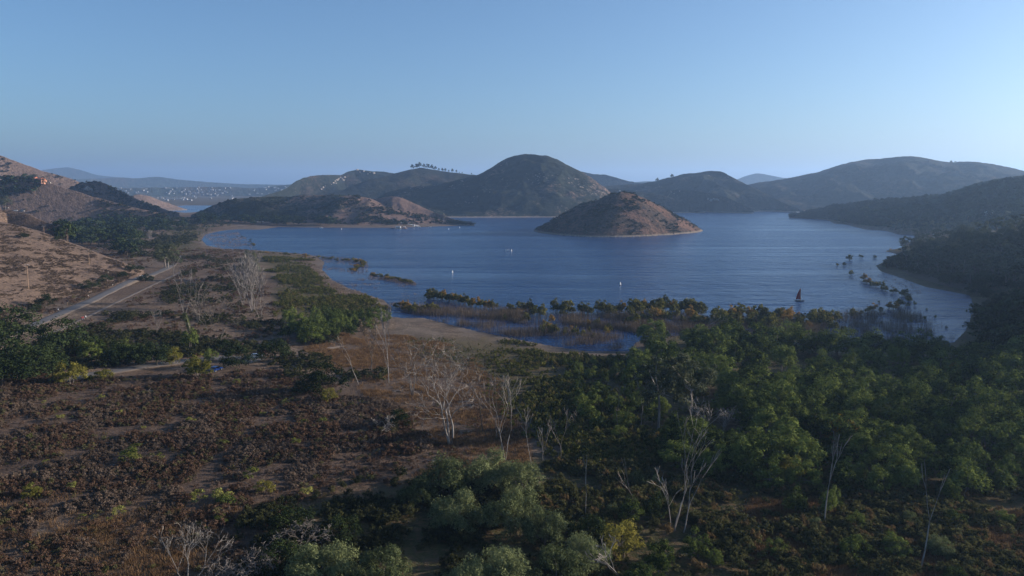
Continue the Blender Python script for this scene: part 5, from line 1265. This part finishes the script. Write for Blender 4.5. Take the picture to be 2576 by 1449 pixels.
# ------------------------------------------------------------------ houses
def house(p, size, wallm, roofm, label, group=None, rz=0.0, name='house', parts=True):
    w, d, h = size; e = tag(empty(name, p, rz), label, 'house', group)
    m = MB(); m.box((0, 0, h / 2 - .5), (w, d, h + 1)); m.build('wall', wallm, e)
    m = MB(); o_ = .5; a = w / 2 + o_; b = d / 2 + o_; t = h + d * .22
    m.poly([(-a, -b, h), (a, -b, h), (a * .8, 0, t), (-a * .8, 0, t)]); m.poly([(a, b, h), (-a, b, h), (-a * .8, 0, t), (a * .8, 0, t)])
    m.poly([(a, -b, h), (a, b, h), (a * .8, 0, t)]); m.poly([(-a, b, h), (-a, -b, h), (-a * .8, 0, t)]); m.poly([(-a, b, h), (a, b, h), (a, -b, h), (-a, -b, h)])
    m.build('roof', roofm, e)
    if parts:
        for x in np.linspace(-w * .36, w * .36, 4):
            m = MB(); m.box((x, -d / 2 - .02, h * .5), (w * .1, .1, h * .38)); wi = m.build('window', M['glass'], e)
            m = MB(); m.box((x, -d / 2 - .08, h * .5 - h * .2), (w * .12, .16, .1)); m.build('sill', M['concrete'], wi)
        m = MB(); m.box((w * .09, -d / 2 - .03, h * .33), (1.1, .12, h * .62)); m.build('door', M['wood'], e)
    return e
p = hit(98, 459); house((p.x, p.y, p.z - 1), (14, 9, 6), M['orange'], M['tile'], 'main terracotta block of the villa on the left hillside', 'villa on the left hillside', -.1)
p = hit(86, 459); house((p.x, p.y, p.z - 1), (8, 7, 7.5), M['orange'], M['tile'], 'taller end tower of the terracotta villa', 'villa on the left hillside', -.1)
p = hit(107, 460); house((p.x, p.y, p.z - 1), (9, 7, 4.5), M['orange'], M['tile'], 'low wing of the villa', 'villa on the left hillside', -.1)
p = hit(119, 461); e = tag(empty('garden_wall', p), 'pale retaining wall right of the villa', 'wall'); m = MB(); m.box((0, 0, .6), (10, .8, 2)); m.build('wall', M['cream'], e); m = MB(); m.box((0, 0, 1.7), (10.4, 1.1, .2)); m.build('coping', M['concrete'], e)
p = hit(2546, 598); house((p.x, p.y, p.z), (16, 9, 4), M['white'], M['greyroof'], 'pale-roofed lodge among the trees at the right edge', None, .2)
p = hit(2487, 541); house((p.x, p.y, p.z), (9, 7, 5), M['white'], M['greyroof'], 'small white house high on the hazy right shore', None, .1)
p = hit(2356, 596); house((p.x, p.y, p.z), (7, 4, 2.5), M['white'], M['greyroof'], 'low white shed below the trees on the right shore', None, .1)
p = hit(1559, 482); house((p.x, p.y, p.z), (4, 3, 2.6), M['white'], M['greyroof'], 'tiny white hut on the island summit', None, .1)
p = hit(2005, 537); house((p.x, p.y, p.z), (8, 5, 3), M['white'], M['greyroof'], 'white shed at the tip of the right shore', None, .1)
# far town
hp = None; cnt = 0
rgt = np.random.default_rng(77)
tm = None
for _ in range(900):
    u = rgt.uniform(270, 760); v = rgt.uniform(470, 507)
    if u < 330 and v > 488: continue
    if u > 640 and v > 490: continue
    p = hit(u, v)
    r_ = math.hypot(p.x, p.y)
    if r_ < 3300 or r_ > 6000 or p.z < .5: continue
    if fbm(np.array([p.x]), np.array([p.y]), 260, 2, 5)[0] < .40: continue
    if tm is None:
        m = MB(); m.box((0, 0, 2.5), (1, .7, 6)); m.poly([(-.55, -.4, 5.5), (.55, -.4, 5.5), (.45, 0, 7.5), (-.45, 0, 7.5)], 1); m.poly([(.55, .4, 5.5), (-.55, .4, 5.5), (-.45, 0, 7.5), (.45, 0, 7.5)], 1); m.poly([(.55, -.4, 5.5), (.55, .4, 5.5), (.45, 0, 7.5)], 1); m.poly([(-.55, .4, 5.5), (-.55, -.4, 5.5), (-.45, 0, 7.5)], 1)
        tm = m.mesh('house'); tm.materials.append(M['greyroof']); tm.materials.append(M['greyroof'])
    o = bpy.data.objects.new('house', tm); C.objects.link(o); o.location = p; s = rgt.uniform(5, 12); o.scale = (s, s, rgt.uniform(.5, 1.0)); o.rotation_euler = (0, 0, rgt.normal() * .4)
    tag(o, 'white speck-sized house in the hazy far town', 'house', 'houses of the far town'); cnt += 1
    if cnt >= 95: break
print('houses', cnt)
# bridge by the far water
x, y = on_plane(438, 503, 0); e = tag(empty('bridge', (float(x), float(y), 0)), 'pale low bridge beyond the far water', 'bridge')
m = MB(); m.box((0, 0, 7), (66, 9, 1.8)); m.build('deck', M['white'], e); m = MB(); m.box((0, -4.4, 8.6), (66, .4, 1.2)); m.build('railing', M['white'], e)
for s in (-26, -9, 9, 26): m = MB(); m.box((s, 0, 3), (1.6, 6, 6.4)); m.build('pier', M['concrete'], e)

# ------------------------------------------------------------------ docks and boats
def wpt(u, v, z=0): x, y = on_plane(u, v, z); return (float(x), float(y), z)
e = tag(empty('floating_dock', wpt(1009, 575.5)), 'floating dock carrying the boathouse', 'dock'); m = MB(); m.box((0, 0, .35), (17, 4, .5)); m.build('deck', M['wood'], e)
for x in (-8, -3, 3, 8): m = MB(); m.tube([(x, -2.2, -1), (x, -2.2, 1.6)], .15, 8); m.build('pile', M['pole'], e)
m = MB(); m.box((0, 1.9, 1.1), (16.6, .08, .12)); m.box((-8, 1.9, .85), (.1, .1, .5)); m.box((8, 1.9, .85), (.1, .1, .5)); m.build('railing', M['white'], e)
b = wpt(1001.5, 575.2); house((b[0], b[1], .6), (7, 3.6, 2.6), M['white'], M['greyroof'], 'white boathouse on the floating dock', None, 0, 'boathouse')
b = wpt(1017.5, 575.4); house((b[0], b[1], .6), (2.2, 2.2, 2.0), M['orange'], M['white'], 'small orange-walled kiosk at the right end of the floating dock', None, 0, 'kiosk')
e = tag(empty('floating_dock', wpt(1041, 571)), 'long thin launch dock beside the ramp', 'dock'); m = MB(); m.box((0, 0, .35), (16, 2.4, .5)); m.build('deck', M['concrete'], e)
for x in (-6, 0, 6): m = MB(); m.tube([(x, -1.4, -1), (x, -1.4, 1.5)], .14, 8); m.build('pile', M['pole'], e)
b = wpt(1040, 570.8); house((b[0], b[1], .6), (2.4, 2, 2.8), M['white'], M['greyroof'], 'tall white shed on the launch dock', None, 0, 'shed')
def boat(u, v, L_, hull, label, rz=0.0, cabin=True, mast=False):
    e = tag(empty('boat', wpt(u, v), rz), label, 'boat'); n = 9; V = []
    for i in range(n):
        t = i / (n - 1); w = L_ * .17 * math.sin(math.pi * min(1, .18 + t * .82)) ** .7 if t < 1 else .02; x = (t - .5) * L_; s = .12 * L_ * (1 + .4 * t * t)
        V += [(x, -w, s), (x, -w * .6, -.1), (x, w * .6, -.1), (x, w, s)]
    me = mesh_np('hull', np.array(V), np.concatenate([grid_faces(n, 4), np.array([[0, 3, 2, 1]])])); me.materials.append(hull); o = bpy.data.objects.new('hull', me); C.objects.link(o); o.parent = e
    m = MB(); m.box((0, 0, .09 * L_), (L_ * .8, L_ * .24, .05)); m.build('deck', M['wood'], e)
    if cabin: m = MB(); m.box((.05 * L_, 0, .16 * L_), (L_ * .28, L_ * .2, L_ * .14), taper=.85); m.build('cabin', M['white'], e)
    return e
boat(986, 575.8, 5, M['darkcloth'], 'small dark rowing boat left of the boathouse', .1, False)
boat(1023, 567.5, 5, M['white'], 'white boat moored behind the kiosk', .3)
boat(1055, 571.8, 4.5, M['white'], 'white boat at the foot of the ramp', .1)
boat(1081, 571.3, 4.5, M['white'], 'white boat off the shore right of the ramp', .1)
boat(808, 573.6, 5.5, M['white'], 'white boat along the shore left of the boathouse', .05)
def buoy(u, v, label, group=None, h=1.6):
    e = tag(empty('buoy', wpt(u, v)), label, 'buoy', group); m = MB(); m.tube([(0, 0, -.3), (0, 0, .15), (0, 0, h * .8), (0, 0, h)], [.45, .55, .3, .1], 10); m.build('float', M['white'], e, True)
    m = MB(); m.tube([(0, 0, h), (0, 0, h + .5)], .05, 6); m.build('staff', M['metal'], e)
for u, l in ((1272.5, 'leftmost white buoy of the close group in mid-lake'), (1276, 'second white buoy of the close group in mid-lake'), (1279.5, 'third white buoy of the close group in mid-lake'), (1286, 'rightmost white buoy of the close group in mid-lake')): buoy(u, 632, l, 'white buoys in mid-lake', 1.8)
buoy(1137.5, 686, 'lone white buoy off the drowned willows'); buoy(1559.5, 716, 'lone white buoy near the right half of the drowned row', None, 1.5)
buoy(859, 577, 'white buoy near the left shore of the peninsula'); buoy(1128.5, 577, 'white buoy off the peninsula tip, nearer one'); buoy(1156, 573, 'white buoy off the peninsula tip, farther one')
# red-sailed catamaran
b = wpt(2011, 757.5); e = tag(empty('catamaran', b, R(-8)), 'small catamaran with a tall red sail beyond the drowned willows', 'boat')
for y in (-.9, .9):
    m = MB(); m.tube([(-2.4, y, .35), (-2.0, y, .18), (0, y, .12), (1.8, y, .2), (2.5, y, .5)], [.08, .22, .26, .2, .05], 8); m.build('hull', M['darkcloth'], e, True)
m = MB(); m.box((0, 0, .45), (2.0, 1.9, .08)); m.build('trampoline', M['darkcloth'], e)
m = MB(); m.tube([(.5, 0, .45), (.35, 0, 4), (.3, 0, 7.0)], [.07, .06, .04], 8); m.build('mast', M['metal'], e)
V = []; n = 14
for i in range(n):
    t = i / (n - 1)
    for k in range(6):
        s = k / 5; c_ = 2.2 * (1 - t ** 1.6) + .25; V.append((.45 - .15 * t - s * c_, .45 * math.sin(math.pi * s) * (1 - .5 * t) , 1.0 + t * 5.9))
me = mesh_np('sail', np.array(V), grid_faces(n, 6), 4, True); me.materials.append(M['sail']); o = bpy.data.objects.new('sail', me); C.objects.link(o); o.parent = e
person((b[0] + .7, b[1] + .3, .5), M['darkcloth'], M['darkcloth'], 'person in dark clothes sitting on the red-sailed catamaran', 1.0, 1.75, True)

# ------------------------------------------------------------------ haze
m = bpy.data.materials.new('haze_air'); m.use_nodes = True; N, L = m.node_tree.nodes, m.node_tree.links; N.clear()
out = N.new('ShaderNodeOutputMaterial'); pv_ = N.new('ShaderNodeVolumePrincipled')
pv_.inputs['Color'].default_value = (.41, .63, .98, 1); pv_.inputs['Density'].default_value = HAZE_DENSITY; pv_.inputs['Anisotropy'].default_value = .38
L.new(pv_.outputs[0], out.inputs['Volume'])
hb = MB(); hb.box((0, 7000, 207), (40000, 20000, 430)); o = hb.build('haze', m); o.location = (0, 0, 0)
tag(o, 'thin blue haze filling the valley', None, None, 'stuff')
print('objects', len(bpy.data.objects))
